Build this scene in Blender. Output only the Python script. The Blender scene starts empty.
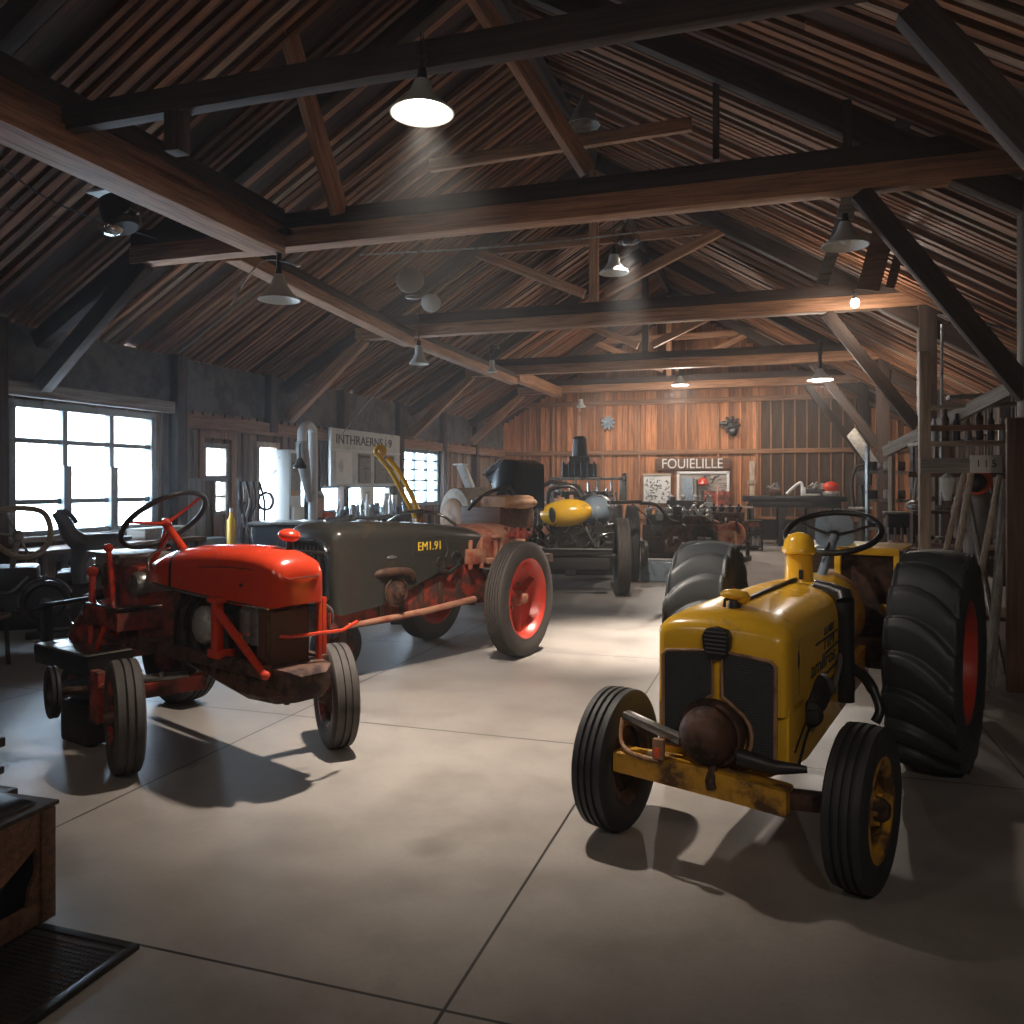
import bpy, bmesh, math, random
from mathutils import Vector, Matrix, Quaternion, noise
rnd = random.Random(7)
SC = bpy.context.scene
COL = SC.collection
PI = math.pi
R = math.radians
V = Vector

# ------------------------------------------------------------------ camera geometry
F_PX, HOR, CAM_H, YAW = 820.0, 483.0, 1.6, 18.1
SY, CY = math.sin(R(YAW)), math.cos(R(YAW))
def ray(px, py):
    u = (px - 512) / F_PX
    return V((-SY + CY * u, CY + SY * u, (HOR - py) / F_PX))
def at(px, py, Zc):                     # a point of the place from its direction and depth
    d = ray(px, py)
    return V((d.x * Zc, d.y * Zc, CAM_H + d.z * Zc))
def onfloor(px, py, z=0.0):
    d = ray(px, py); t = (z - CAM_H) / d.z
    return V((d.x * t, d.y * t, z))
def onY(px, py, y):
    d = ray(px, py); t = y / d.y
    return V((d.x * t, y, CAM_H + d.z * t))
def onX(px, py, x):
    d = ray(px, py); t = x / d.x
    return V((x, d.y * t, CAM_H + d.z * t))

# ------------------------------------------------------------------ mesh builder
class MB:
    """collects shapes, then links them as one mesh object"""
    def __init__(s):
        s.bm = bmesh.new(); s.mi = 0
    def mat(s, i): s.mi = i; return s
    def face(s, vs):
        try:
            f = s.bm.faces.new(vs); f.material_index = s.mi; f.smooth = True; return f
        except ValueError:
            return None
    def box(s, c, d, rot=None, bev=0.0, M=None):
        m = Matrix.Translation(V(c))
        if rot is not None:
            m = m @ (rot.to_4x4() if isinstance(rot, Matrix) else Matrix.Rotation(rot, 4, 'Z'))
        if M is not None: m = M @ m
        t = bmesh.new()
        r = bmesh.ops.create_cube(t, size=1.0)
        bmesh.ops.scale(t, vec=V(d), verts=t.verts)
        if bev > 0:
            bmesh.ops.bevel(t, geom=list(t.edges), offset=min(bev, min(d) * .45), segments=2, affect='EDGES', profile=.6)
        s.merge(t, m); return s
    def merge(s, t, m=None):
        mp = {}
        for v in t.verts: mp[v] = s.bm.verts.new(m @ v.co if m is not None else v.co)
        for f in t.faces: s.face([mp[v] for v in f.verts])
        t.free()
    def loft(s, rings, cap=True, closed=True):
        rs = [[s.bm.verts.new(V(p)) for p in r] for r in rings]
        n = len(rs[0])
        for a, b in zip(rs, rs[1:]):
            for i in range(n if closed else n - 1):
                j = (i + 1) % n
                s.face([a[i], a[j], b[j], b[i]])
        if cap and closed:
            s.face(list(reversed(rs[0]))); s.face(rs[-1])
        return s
    def tube(s, pts, r, seg=8, cap=True, closed=False):
        pts = [V(p) for p in pts]; n = len(pts)
        rad = r if isinstance(r, (list, tuple)) else [r] * n
        rings = []; up = None
        for i, p in enumerate(pts):
            if closed: t = pts[(i + 1) % n] - pts[i - 1]
            elif i == 0: t = pts[1] - p
            elif i == n - 1: t = p - pts[i - 1]
            else: t = (pts[i + 1] - p).normalized() + (p - pts[i - 1]).normalized()
            t.normalize()
            if up is None:
                up = t.orthogonal().normalized()
            else:
                up = up - t * up.dot(t)
                up = up.normalized() if up.length > 1e-6 else t.orthogonal().normalized()
            w = t.cross(up)
            rings.append([p + (up * math.cos(2 * PI * k / seg) + w * math.sin(2 * PI * k / seg)) * rad[i] for k in range(seg)])
        if closed:
            # twist-safe closing: match nearest vertex
            k0 = min(range(seg), key=lambda k: (rings[-1][0] - rings[0][k]).length)
            rings.append(rings[0][k0:] + rings[0][:k0])
            rs = [[s.bm.verts.new(p) for p in r_] for r_ in rings[:-1]]
            rs.append(rs[0][k0:] + rs[0][:k0])
            for a, b in zip(rs, rs[1:]):
                for i in range(seg):
                    j = (i + 1) % seg; s.face([a[i], a[j], b[j], b[i]])
        else:
            s.loft(rings, cap)
        return s
    def cyl(s, p0, p1, r0, r1=None, seg=16):
        return s.tube([p0, p1], [r0, r0 if r1 is None else r1], seg)
    def bar(s, p0, p1, w, h, bev=0.0, up=(0, 0, 1)):
        p0, p1 = V(p0), V(p1); x = (p1 - p0); L = x.length; x.normalize()
        z = V(up); z = z - x * z.dot(x)
        z = z.normalized() if z.length > 1e-5 else x.orthogonal().normalized()
        y = z.cross(x)
        m = Matrix(((x.x, y.x, z.x), (x.y, y.y, z.y), (x.z, y.z, z.z)))
        return s.box((p0 + p1) / 2, (L, w, h), m, bev)
    def lathe(s, prof, M=None, seg=32, fn=None, close=False):
        """prof: (axial x, radius) pairs spun about the local X axis"""
        rings = []
        for k in range(seg):
            a = 2 * PI * k / seg; ring = []
            for j, (x, r) in enumerate(prof):
                rr = r + (fn(x, a, j) if fn else 0)
                p = V((x, rr * math.cos(a), rr * math.sin(a)))
                ring.append(M @ p if M is not None else p)
            rings.append(ring)
        vs = [[s.bm.verts.new(p) for p in r] for r in rings]
        n = len(prof)
        for k in range(seg):
            a, b = vs[k], vs[(k + 1) % seg]
            for j in range(n if close else n - 1):
                jj = (j + 1) % n
                if prof[j][1] < 1e-6 and prof[jj][1] < 1e-6: continue
                s.face([a[j], a[jj], b[jj], b[j]])
        bmesh.ops.remove_doubles(s.bm, verts=[v for r in vs for v in r if v.is_valid], dist=1e-6)
        return s
    def ell(s, c, r, M=None, seg=20, rings=12):
        prof = [(-math.cos(PI * j / rings), math.sin(PI * j / rings)) for j in range(rings + 1)]
        m = Matrix.Translation(V(c)) @ (M.to_4x4() if M is not None else Matrix()) @ Matrix.Diagonal((r[0], r[1], r[2], 1))
        return s.lathe(prof, m, seg)
    def prism(s, outline, axis, a, b, bev=0.0, M=None):
        """outline in the two axes other than axis, extruded from a to b"""
        def P(u, v, w):
            return V((w, u, v)) if axis == 0 else V((u, w, v)) if axis == 1 else V((u, v, w))
        t = bmesh.new()
        A = [t.verts.new(P(u, v, a)) for u, v in outline]; B = [t.verts.new(P(u, v, b)) for u, v in outline]
        n = len(outline)
        t.faces.new(A); t.faces.new(list(reversed(B)))
        for i in range(n):
            j = (i + 1) % n; t.faces.new([A[j], A[i], B[i], B[j]])
        bmesh.ops.recalc_face_normals(t, faces=t.faces)
        if bev > 0:
            bmesh.ops.bevel(t, geom=list(t.edges), offset=bev, segments=2, affect='EDGES', profile=.6)
        s.merge(t, M); return s
    def build(s, name, mats, parent=None, loc=None, rot=None, M=None, ang=40, kind=None):
        bmesh.ops.recalc_face_normals(s.bm, faces=s.bm.faces)
        me = bpy.data.meshes.new(name); s.bm.to_mesh(me); s.bm.free()
        for m in (mats if isinstance(mats, (list, tuple)) else [mats]): me.materials.append(m)
        if ang is not None: me.set_sharp_from_angle(angle=R(ang))
        o = bpy.data.objects.new(name, me); COL.objects.link(o)
        if M is not None: o.matrix_local = M
        if loc is not None: o.location = loc
        if rot is not None: o.rotation_euler = rot
        if parent is not None: o.parent = parent
        if kind: o['kind'] = kind
        return o

def circ(r, n=24, c=(0, 0, 0), ax=2, a0=0.0, a1=2 * PI, full=True):
    pts = []
    for k in range(n if full else n + 1):
        a = a0 + (a1 - a0) * k / n
        u, v = r * math.cos(a), r * math.sin(a)
        q = (0, u, v) if ax == 0 else (u, 0, v) if ax == 1 else (u, v, 0)
        pts.append(V(c) + V(q))
    return pts
def rrect(w, h, r, n=4, cx=0, cy=0):
    """rounded rectangle outline"""
    out = []
    for sx, sy, a in ((1, 1, 0), (-1, 1, 90), (-1, -1, 180), (1, -1, 270)):
        for k in range(n + 1):
            t = R(a + 90 * k / n)
            out.append((cx + sx * (w / 2 - r) + r * math.cos(t), cy + sy * (h / 2 - r) + r * math.sin(t)))
    return out
def smooth_pts(pts, n=6):
    pts = [V(p) for p in pts]; out = []
    P = [pts[0]] + pts + [pts[-1]]
    for i in range(1, len(P) - 2):
        a, b, c, d = P[i - 1], P[i], P[i + 1], P[i + 2]
        for k in range(n):
            t = k / n
            out.append(.5 * ((2 * b) + (c - a) * t + (2 * a - 5 * b + 4 * c - d) * t * t + (3 * b - a - 3 * c + d) * t ** 3))
    out.append(pts[-1]); return out

def thing(name, label, cat, loc=(0, 0, 0), rz=0.0, group=None):
    o = bpy.data.objects.new(name, None); COL.objects.link(o)
    o.empty_display_size = .2
    o.location = loc; o.rotation_euler = (0, 0, rz)
    o['label'] = label; o['category'] = cat
    if group: o['group'] = group
    return o
def tag(o, label, cat, group=None):
    o['label'] = label; o['category'] = cat
    if group: o['group'] = group
    return o
def dup(root, loc, rz=None, label=None):
    r = root.copy(); COL.objects.link(r); r.location = loc
    if rz is not None: r.rotation_euler = (0, 0, rz)
    if label: r['label'] = label
    for ch in list(root.children):
        c = ch.copy(); COL.objects.link(c); c.parent = r
        for g in ch.children:
            d = g.copy(); COL.objects.link(d); d.parent = c
    return r
def text_mesh(body, size, ext, mat, name, parent, M, shear=0.0, sx=1.0):
    cu = bpy.data.curves.new('lettering', 'FONT'); cu.body = body; cu.size = size; cu.extrude = ext
    cu.align_x = 'CENTER'; cu.align_y = 'CENTER'; cu.shear = shear
    t = bpy.data.objects.new('lettering', cu); COL.objects.link(t)
    dg = bpy.context.evaluated_depsgraph_get()
    me = bpy.data.meshes.new_from_object(t.evaluated_get(dg)); bpy.data.objects.remove(t)
    me.materials.clear(); me.materials.append(mat)
    o = bpy.data.objects.new(name, me); COL.objects.link(o); o.parent = parent
    o.matrix_local = M @ Matrix.Diagonal((sx, 1, 1, 1))
    return o

# ------------------------------------------------------------------ materials
def newmat(name):
    m = bpy.data.materials.new(name); m.use_nodes = True
    nt = m.node_tree; b = nt.nodes['Principled BSDF']
    return m, nt, b
def N(nt, kind, **kw):
    n = nt.nodes.new(kind)
    for k, v in kw.items():
        if k in n.inputs: n.inputs[k].default_value = v
        else: setattr(n, k, v)
    return n
def c4(c): return (c[0], c[1], c[2], 1)
def ramp(nt, pts):
    n = nt.nodes.new('ShaderNodeValToRGB'); cr = n.color_ramp
    while len(cr.elements) < len(pts): cr.elements.new(.5)
    for e, (p, c) in zip(cr.elements, pts): e.position = p; e.color = c4(c)
    return n
def mix(nt, a, b, fac):
    n = nt.nodes.new('ShaderNodeMix'); n.data_type = 'RGBA'
    for sock, val in ((n.inputs[0], fac), (n.inputs[6], a), (n.inputs[7], b)):
        if hasattr(val, 'is_linked'): nt.links.new(val, sock)
        else: sock.default_value = c4(val) if isinstance(val, tuple) else val
    return n.outputs[2]
def coords(nt, scale=(1, 1, 1)):
    tc = N(nt, 'ShaderNodeTexCoord'); mp = N(nt, 'ShaderNodeMapping'); mp.inputs['Scale'].default_value = scale
    nt.links.new(tc.outputs['Object'], mp.inputs['Vector']); return mp.outputs[0]
def bump(nt, b, h, strength=.3, dist=.01):
    n = N(nt, 'ShaderNodeBump'); n.inputs['Strength'].default_value = strength; n.inputs['Distance'].default_value = dist
    nt.links.new(h, n.inputs['Height']); nt.links.new(n.outputs[0], b.inputs['Normal'])
def noisef(nt, vec, scale, detail=4, rough=.6):
    n = N(nt, 'ShaderNodeTexNoise'); n.inputs['Scale'].default_value = scale
    n.inputs['Detail'].default_value = detail; n.inputs['Roughness'].default_value = rough
    nt.links.new(vec, n.inputs['Vector']); return n.outputs[0]

def paint(name, c, wear=(.05, .025, .015), amt=.45, rough=.35, metal=0.0, scale=7.0, coat=0.0, c2=None):
    """painted or bare metal with worn, rusty or greasy patches"""
    m, nt, b = newmat(name); v = coords(nt)
    n1 = noisef(nt, v, scale, 6, .65); n2 = noisef(nt, v, scale * 6, 4, .7)
    r = ramp(nt, [(max(0, 1 - amt - .06), (0, 0, 0)), (min(1, 1 - amt + .10), (1, 1, 1))]); nt.links.new(n1, r.inputs[0])
    base = mix(nt, c, c2 if c2 else tuple(x * .8 for x in c), n2)
    col = mix(nt, base, wear, r.outputs[0])
    nt.links.new(col, b.inputs['Base Color'])
    rr = N(nt, 'ShaderNodeMapRange'); rr.inputs['To Min'].default_value = rough; rr.inputs['To Max'].default_value = min(1, rough + .4)
    nt.links.new(r.outputs[0], rr.inputs['Value']); nt.links.new(rr.outputs[0], b.inputs['Roughness'])
    b.inputs['Metallic'].default_value = metal
    if coat: b.inputs['Coat Weight'].default_value = coat; b.inputs['Coat Roughness'].default_value = .15
    bump(nt, b, n2, .12, .004)
    return m
def wood(name, c, dark, axis=0, scale=1.0, rough=.7, island=.5, gloss=.3):
    m, nt, b = newmat(name)
    sc = [14 * scale] * 3; sc[axis] = .9 * scale
    v = coords(nt, sc)
    n1 = noisef(nt, v, 1.6, 6, .65)
    sc2 = [60 * scale] * 3; sc2[axis] = 1.5 * scale
    v2 = coords(nt, sc2); n2 = noisef(nt, v2, 1.5, 3, .6)
    r = ramp(nt, [(.3, dark), (.52, c), (.75, tuple(min(1, x * 1.35) for x in c))]); nt.links.new(n1, r.inputs[0])
    col = mix(nt, r.outputs[0], dark, 0.0)
    mm = nt.nodes[-1]
    f = N(nt, 'ShaderNodeMapRange'); f.inputs['From Min'].default_value = .45; f.inputs['From Max'].default_value = .7
    f.inputs['To Max'].default_value = .7
    nt.links.new(n2, f.inputs['Value'])
    col = mix(nt, r.outputs[0], dark, f.outputs[0])
    if island:
        g = N(nt, 'ShaderNodeNewGeometry')
        h = N(nt, 'ShaderNodeHueSaturation')
        mr = N(nt, 'ShaderNodeMapRange'); mr.inputs['To Min'].default_value = 1 - island; mr.inputs['To Max'].default_value = 1 + island * .7
        nt.links.new(g.outputs['Random Per Island'], mr.inputs['Value'])
        nt.links.new(mr.outputs[0], h.inputs['Value']); nt.links.new(col, h.inputs['Color']); col = h.outputs[0]
    nt.links.new(col, b.inputs['Base Color'])
    b.inputs['Roughness'].default_value = rough; b.inputs['Specular IOR Level'].default_value = gloss
    bump(nt, b, n2, .35, .006)
    return m
def plain(name, c, rough=.6, metal=0.0, spec=.5, sc=20, var=.25, bmp=.15):
    m, nt, b = newmat(name); v = coords(nt); n = noisef(nt, v, sc, 4, .6)
    col = mix(nt, tuple(x * (1 - var) for x in c), tuple(min(1, x * (1 + var)) for x in c), n)
    nt.links.new(col, b.inputs['Base Color']); b.inputs['Roughness'].default_value = rough
    b.inputs['Metallic'].default_value = metal; b.inputs['Specular IOR Level'].default_value = spec
    if bmp: bump(nt, b, n, bmp, .004)
    return m
def emit(name, c, s):
    m, nt, b = newmat(name); b.inputs['Base Color'].default_value = c4(c)
    b.inputs['Emission Color'].default_value = c4(c); b.inputs['Emission Strength'].default_value = s
    return m
def pane_glass(name, tint=(.9, .95, 1), mixf=.12):
    m, nt, b = newmat(name)
    t = N(nt, 'ShaderNodeBsdfTransparent'); t.inputs[0].default_value = c4(tint)
    g = N(nt, 'ShaderNodeBsdfGlossy'); g.inputs['Roughness'].default_value = .08
    x = N(nt, 'ShaderNodeMixShader'); x.inputs[0].default_value = mixf
    nt.links.new(t.outputs[0], x.inputs[1]); nt.links.new(g.outputs[0], x.inputs[2])
    nt.links.new(x.outputs[0], nt.nodes['Material Output'].inputs['Surface'])
    return m

RUST = (.07, .028, .014)
GREASE = (.018, .014, .011)
M = {}
M['beam'] = wood('beam_wood', (.40, .20, .105), (.14, .065, .033), 0, 1, .65, .25)
M['darkbeam'] = wood('dark_beam_wood', (.062, .037, .026), (.022, .014, .01), 0, 1, .7, .2)
M['rib'] = wood('roof_wood', (.26, .11, .052), (.07, .03, .015), 0, 1, .7, .55)
M['greyrib'] = wood('grey_roof_wood', (.34, .21, .13), (.09, .06, .045), 0, 1, .7, .4)
M['deck'] = wood('roof_deck', (.055, .028, .018), (.022, .012, .009), 0, 1, .8, .3)
M['backplank'] = wood('back_plank', (.40, .165, .07), (.15, .058, .027), 2, 1, .65, .5)
M['sideplank'] = wood('side_plank', (.2, .125, .08), (.08, .048, .032), 2, 1, .7, .4)
M['darkplank'] = wood('dark_plank', (.06, .036, .024), (.025, .015, .011), 2, 1, .75, .4)
M['rail'] = wood('rail_wood', (.30, .15, .075), (.12, .05, .026), 0, 1, .6, .3)
M['bench'] = wood('bench_wood', (.15, .07, .04), (.05, .024, .014), 0, 1, .5, .4)
M['crate'] = wood('crate_wood', (.19, .09, .045), (.07, .033, .018), 0, 1.4, .6, .3)
M['greyboard'] = wood('grey_board', (.3, .27, .235), (.14, .12, .1), 0, 1, .7, .25)
M['palewood'] = wood('pale_wood', (.42, .33, .25), (.2, .14, .1), 0, 1, .6, .25)
M['yellow'] = paint('yellow_paint', (.86, .50, .028), (.14, .06, .012), .34, .27, 0, 5, .25, (.76, .41, .02))
M['yellow_dirty'] = paint('dirty_yellow_paint', (.6, .30, .02), (.08, .035, .012), .5, .4, 0, 7, .1)
M['red'] = paint('red_paint', (.62, .05, .018), (.1, .022, .013), .33, .22, 0, 5, .4, (.5, .038, .014))
M['red_dirty'] = paint('dirty_red_paint', (.30, .035, .018), (.05, .02, .013), .52, .4, 0, 8)
M['redrim'] = paint('red_rim_paint', (.55, .04, .018), (.2, .03, .018), .35, .35, 0, 6)
M['tanred'] = paint('faded_red_paint', (.42, .2, .125), (.28, .06, .03), .48, .5, 0, 6)
M['rust'] = paint('rusty_iron', (.10, .042, .024), (.028, .016, .012), .5, .55, .25, 9)
M['iron'] = paint('dark_iron', (.035, .033, .033), (.06, .032, .02), .42, .45, .45, 9)
M['black'] = paint('black_paint', (.014, .014, .015), (.035, .028, .024), .35, .35, 0, 8)
M['steel'] = paint('worn_steel', (.38, .37, .35), (.10, .075, .06), .42, .32, .85, 9)
M['chrome'] = paint('bright_metal', (.75, .74, .72), (.3, .27, .24), .3, .15, 1, 8)
M['alu'] = paint('aluminium_casting', (.42, .41, .39), (.14, .11, .09), .4, .42, .6, 8)
M['olive'] = paint('olive_black_paint', (.034, .032, .027), (.085, .052, .03), .36, .28, 0, 5, .25, (.028, .027, .023))
M['blueblack'] = paint('blue_black_paint', (.012, .017, .024), (.03, .03, .03), .32, .25, 0, 5, .4)
M['bluegrey'] = paint('blue_grey_paint', (.22, .28, .34), (.10, .09, .085), .4, .4, 0, 6)
M['white'] = paint('white_paint', (.62, .62, .6), (.3, .27, .23), .36, .5, 0, 6)
M['cream'] = paint('cream_canvas', (.55, .49, .41), (.36, .28, .2), .45, .7, 0, 5)
M['leather'] = paint('tan_leather', (.40, .22, .12), (.2, .1, .055), .45, .5, 0, 8)
M['rubber'] = plain('tyre_rubber', (.022, .022, .024), .62, 0, .45, 30, .35)
M['rubberbrown'] = plain('dusty_tyre_rubber', (.055, .047, .042), .7, 0, .35, 30, .4)
M['bluerubber'] = plain('big_tyre_rubber', (.026, .03, .034), .5, 0, .5, 30, .3)
M['mesh'] = None
M['lampwhite'] = paint('enamel_shade', (.55, .54, .5), (.25, .22, .18), .3, .4, .1, 8)
M['lampinside'] = plain('enamel_shade_inside', (.8, .78, .72), .5, 0, .4, 20, .08, .02)
M['paper'] = plain('pale_paper', (.62, .6, .55), .8, 0, .2, 10, .15)
M['ink'] = plain('dark_ink', (.03, .028, .026), .7)
M['yellowink'] = plain('yellow_lettering', (.75, .5, .04), .6)
M['orange'] = plain('orange_plastic', (.75, .1, .025), .5)
M['cloth'] = plain('grey_cloth', (.33, .31, .29), .9, 0, .1, 8, .4)
for _k, _c, _d in (('palewood', (.40, .31, .23), (.2, .14, .1)), ('greyboard', (.3, .27, .235), (.14, .12, .1)), ('bench', (.15, .07, .04), (.05, .024, .014)), ('rail', (.30, .15, .075), (.12, .05, .026))):
    M[_k + '_z'] = wood(_k + '_upright_wood', _c, _d, 2, 1, .65, .25)
M['skinboard'] = paint('grey_fibre_board', (.52, .51, .48), (.36, .34, .31), .42, .7, 0, 4)
M['windowframe'] = paint('blue_grey_window_paint', (.16, .195, .22), (.10, .11, .12), .4, .4, 0, 8)
M['glass'] = pane_glass('window_pane')
M['bottleglass'] = pane_glass('bottle_glass', (.72, .82, .86), .25)
M['plaster'] = paint('dark_wall_cladding', (.10, .085, .075), (.055, .045, .04), .5, .75, 0, 3)
def grille_mat(nm='radiator_mesh', light=(.05, .055, .055)):
    m, nt, b = newmat(nm); v = coords(nt, (1, 1, 1))
    outs = []
    for d in ('X', 'Z'):
        w = N(nt, 'ShaderNodeTexWave'); w.bands_direction = d; w.inputs['Scale'].default_value = 38 if d == 'X' else 28
        nt.links.new(v, w.inputs['Vector']); outs.append(w.outputs[1])
    mx = N(nt, 'ShaderNodeMath'); mx.operation = 'MULTIPLY'; nt.links.new(outs[0], mx.inputs[0]); nt.links.new(outs[1], mx.inputs[1])
    col = mix(nt, light, (.008, .008, .008), mx.outputs[0]); nt.links.new(col, b.inputs['Base Color'])
    b.inputs['Roughness'].default_value = .5; b.inputs['Metallic'].default_value = .3
    bump(nt, b, mx.outputs[0], .6, .004)
    return m
M['mesh'] = grille_mat()
M['brownmesh'] = grille_mat('brown_radiator_mesh', (.13, .055, .035))
M['darkgrey'] = paint('dark_grey_paint', (.10, .11, .12), (.05, .045, .04), .4, .3, 0, 6, .2)
def concrete():
    m, nt, b = newmat('concrete_floor'); tc = N(nt, 'ShaderNodeTexCoord'); v = tc.outputs['Object']
    big = noisef(nt, v, .55, 5, .6); mid = noisef(nt, v, 2.6, 6, .7); fine = noisef(nt, v, 45, 3, .7)
    r = ramp(nt, [(.25, (.175, .158, .145)), (.5, (.265, .24, .218)), (.75, (.33, .30, .272))]); nt.links.new(big, r.inputs[0])
    r2 = ramp(nt, [(.3, (.55, .54, .53)), (.55, (1, 1, 1))]); nt.links.new(mid, r2.inputs[0])
    mm = N(nt, 'ShaderNodeMix'); mm.data_type = 'RGBA'; mm.blend_type = 'MULTIPLY'; mm.inputs[0].default_value = .55
    nt.links.new(r.outputs[0], mm.inputs[6]); nt.links.new(r2.outputs[0], mm.inputs[7]); col = mm.outputs[2]
    col = mix(nt, col, (.16, .14, .125), 0.0)
    f = N(nt, 'ShaderNodeMapRange'); f.inputs['From Min'].default_value = .5; f.inputs['From Max'].default_value = .8; f.inputs['To Max'].default_value = .35
    nt.links.new(fine, f.inputs['Value']); col = mix(nt, mm.outputs[2], (.15, .135, .12), f.outputs[0])
    # oil stains
    st = noisef(nt, v, 1.1, 3, .5); sr = ramp(nt, [(.64, (0, 0, 0)), (.74, (.7, .7, .7))]); nt.links.new(st, sr.inputs[0])
    col = mix(nt, col, (.085, .075, .068), sr.outputs[0])
    # slab joints
    sx = N(nt, 'ShaderNodeSeparateXYZ'); nt.links.new(v, sx.inputs[0])
    ms = []
    for out, off, per in ((sx.outputs[0], .97, 2.23), (sx.outputs[1], -2.3, 2.6)):
        a = N(nt, 'ShaderNodeMath'); a.operation = 'ADD'; a.inputs[1].default_value = off + per * 20 + per / 2; nt.links.new(out, a.inputs[0])
        md = N(nt, 'ShaderNodeMath'); md.operation = 'MODULO'; md.inputs[1].default_value = per; nt.links.new(a.outputs[0], md.inputs[0])
        sb = N(nt, 'ShaderNodeMath'); sb.operation = 'SUBTRACT'; sb.inputs[1].default_value = per / 2; nt.links.new(md.outputs[0], sb.inputs[0])
        ab = N(nt, 'ShaderNodeMath'); ab.operation = 'ABSOLUTE'; nt.links.new(sb.outputs[0], ab.inputs[0])
        lt = N(nt, 'ShaderNodeMath'); lt.operation = 'LESS_THAN'; lt.inputs[1].default_value = .006; nt.links.new(ab.outputs[0], lt.inputs[0])
        ms.append(lt.outputs[0])
    mxx = N(nt, 'ShaderNodeMath'); mxx.operation = 'MAXIMUM'; nt.links.new(ms[0], mxx.inputs[0]); nt.links.new(ms[1], mxx.inputs[1])
    col = mix(nt, col, (.02, .018, .016), mxx.outputs[0])
    nt.links.new(col, b.inputs['Base Color'])
    rr = N(nt, 'ShaderNodeMapRange'); rr.inputs['To Min'].default_value = .24; rr.inputs['To Max'].default_value = .58
    nt.links.new(mid, rr.inputs['Value']); nt.links.new(rr.outputs[0], b.inputs['Roughness'])
    bump(nt, b, mid, .12, .01)
    return m
M['concrete'] = concrete()
# ------------------------------------------------------------------ the barn
XL, XR, YB, YF = -8.24, 3.4, 24.2, -2.6
XRIDGE, ZRIDGE, SLOPE = -2.7, 6.72, .6
def roof_z(x): return ZRIDGE - SLOPE * abs(x - XRIDGE)
b = MB(); b.box(((XL + XR) / 2, (YB + YF) / 2, -.1), (XR - XL + .4, YB - YF + .4, .2)); b.build('floor', M['concrete'], kind='structure')

def plank_wall(name, u0, u1, holes, axis, pos, zfun, mats, pw=.2, thick=.04, batten=True, out=1, seed=1):
    """upright boards along one axis; holes = (u0,u1,z0,z1); zfun(u) is the top"""
    rr = random.Random(seed); m = MB(); u = u0
    def put(a, b_, z0, z1, t, off):
        if z1 - z0 < .02: return
        c, d = ((pos + out * off, (a + b_) / 2, (z0 + z1) / 2), (t, b_ - a, z1 - z0)) if axis == 'Y' else (((a + b_) / 2, pos + out * off, (z0 + z1) / 2), (b_ - a, t, z1 - z0))
        m.box(c, d)
    def column(a, b_, t, off):
        top = zfun((a + b_) / 2); segs = [(0.0, top)]
        for h in holes:
            if a < h[1] - .001 and b_ > h[0] + .001:
                ns = []
                for z0, z1 in segs:
                    if h[2] > z0: ns.append((z0, min(z1, h[2])))
                    if h[3] < z1: ns.append((max(z0, h[3]), z1))
                segs = ns
        for z0, z1 in segs: put(a, b_, z0, z1, t, off)
    cuts = sorted({u0, u1} | {x for h in holes for x in h[:2]})
    for lo, hi in zip(cuts, cuts[1:]):
        n = max(1, round((hi - lo) / pw)); w = (hi - lo) / n
        for k in range(n):
            a, b_ = lo + k * w, lo + (k + 1) * w
            column(a + .0004, b_ - .0004, thick, thick / 2 + rr.uniform(0, .008))
            if batten and rr.random() < .7: column(b_ - .022, b_ + .018, .03, -.012)
    return m.build(name, mats, kind='structure', ang=30)
b = MB(); b.prism([(XL - .3, 0), (XR + .3, 0), (XR + .3, roof_z(XR + .3) + .1), (XRIDGE, ZRIDGE + .16), (XL - .3, roof_z(XL - .3) + .1)], 1, YB + .06, YB + .12); b.build('wall_back_leak_stop', M['darkplank'], kind='structure')  # unseen backing added to stop daylight leaking through the back boards
b = MB(); b.box((XR + .1, (YB + YF) / 2, 1.6), (.05, YB - YF, 3.2)); b.build('wall_right_leak_stop', M['darkplank'], kind='structure')  # unseen backing, added so no light leaks through the right wall
WIN = [(7.02, 9.21, 1.0, 2.51), (17.1, 19.1, 1.1, 2.36), (13.55, 16.4, 1.06, 1.52)]
SMALL = [(10.26, 10.8, 1.675, 2.17), (10.5, 10.78, 1.14, 1.64)]
DOOR = (11.62, 12.1, 0.0, 2.2)
TALL = (12.75, 13.25, .95, 2.3)
holes = WIN + SMALL + [DOOR, TALL]
plank_wall('wall_left', YF, YB, holes, 'Y', XL, lambda u: 3.42, M['sideplank'], .22, .05, True, -1, 3)
plank_wall('wall_right', YF, YB, [], 'Y', XR, lambda u: 3.1, M['darkplank'], .22, .05, True, 1, 4)
plank_wall('wall_back', XL - .1, XR + .1, [], 'X', YB, lambda u: roof_z(u) - .02, M['backplank'], .17, .05, True, 1, 5)
plank_wall('wall_front', XL - .1, XR + .1, [], 'X', YF, lambda u: roof_z(u) - .02, M['darkplank'], .25, .05, False, -1, 6)

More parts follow.
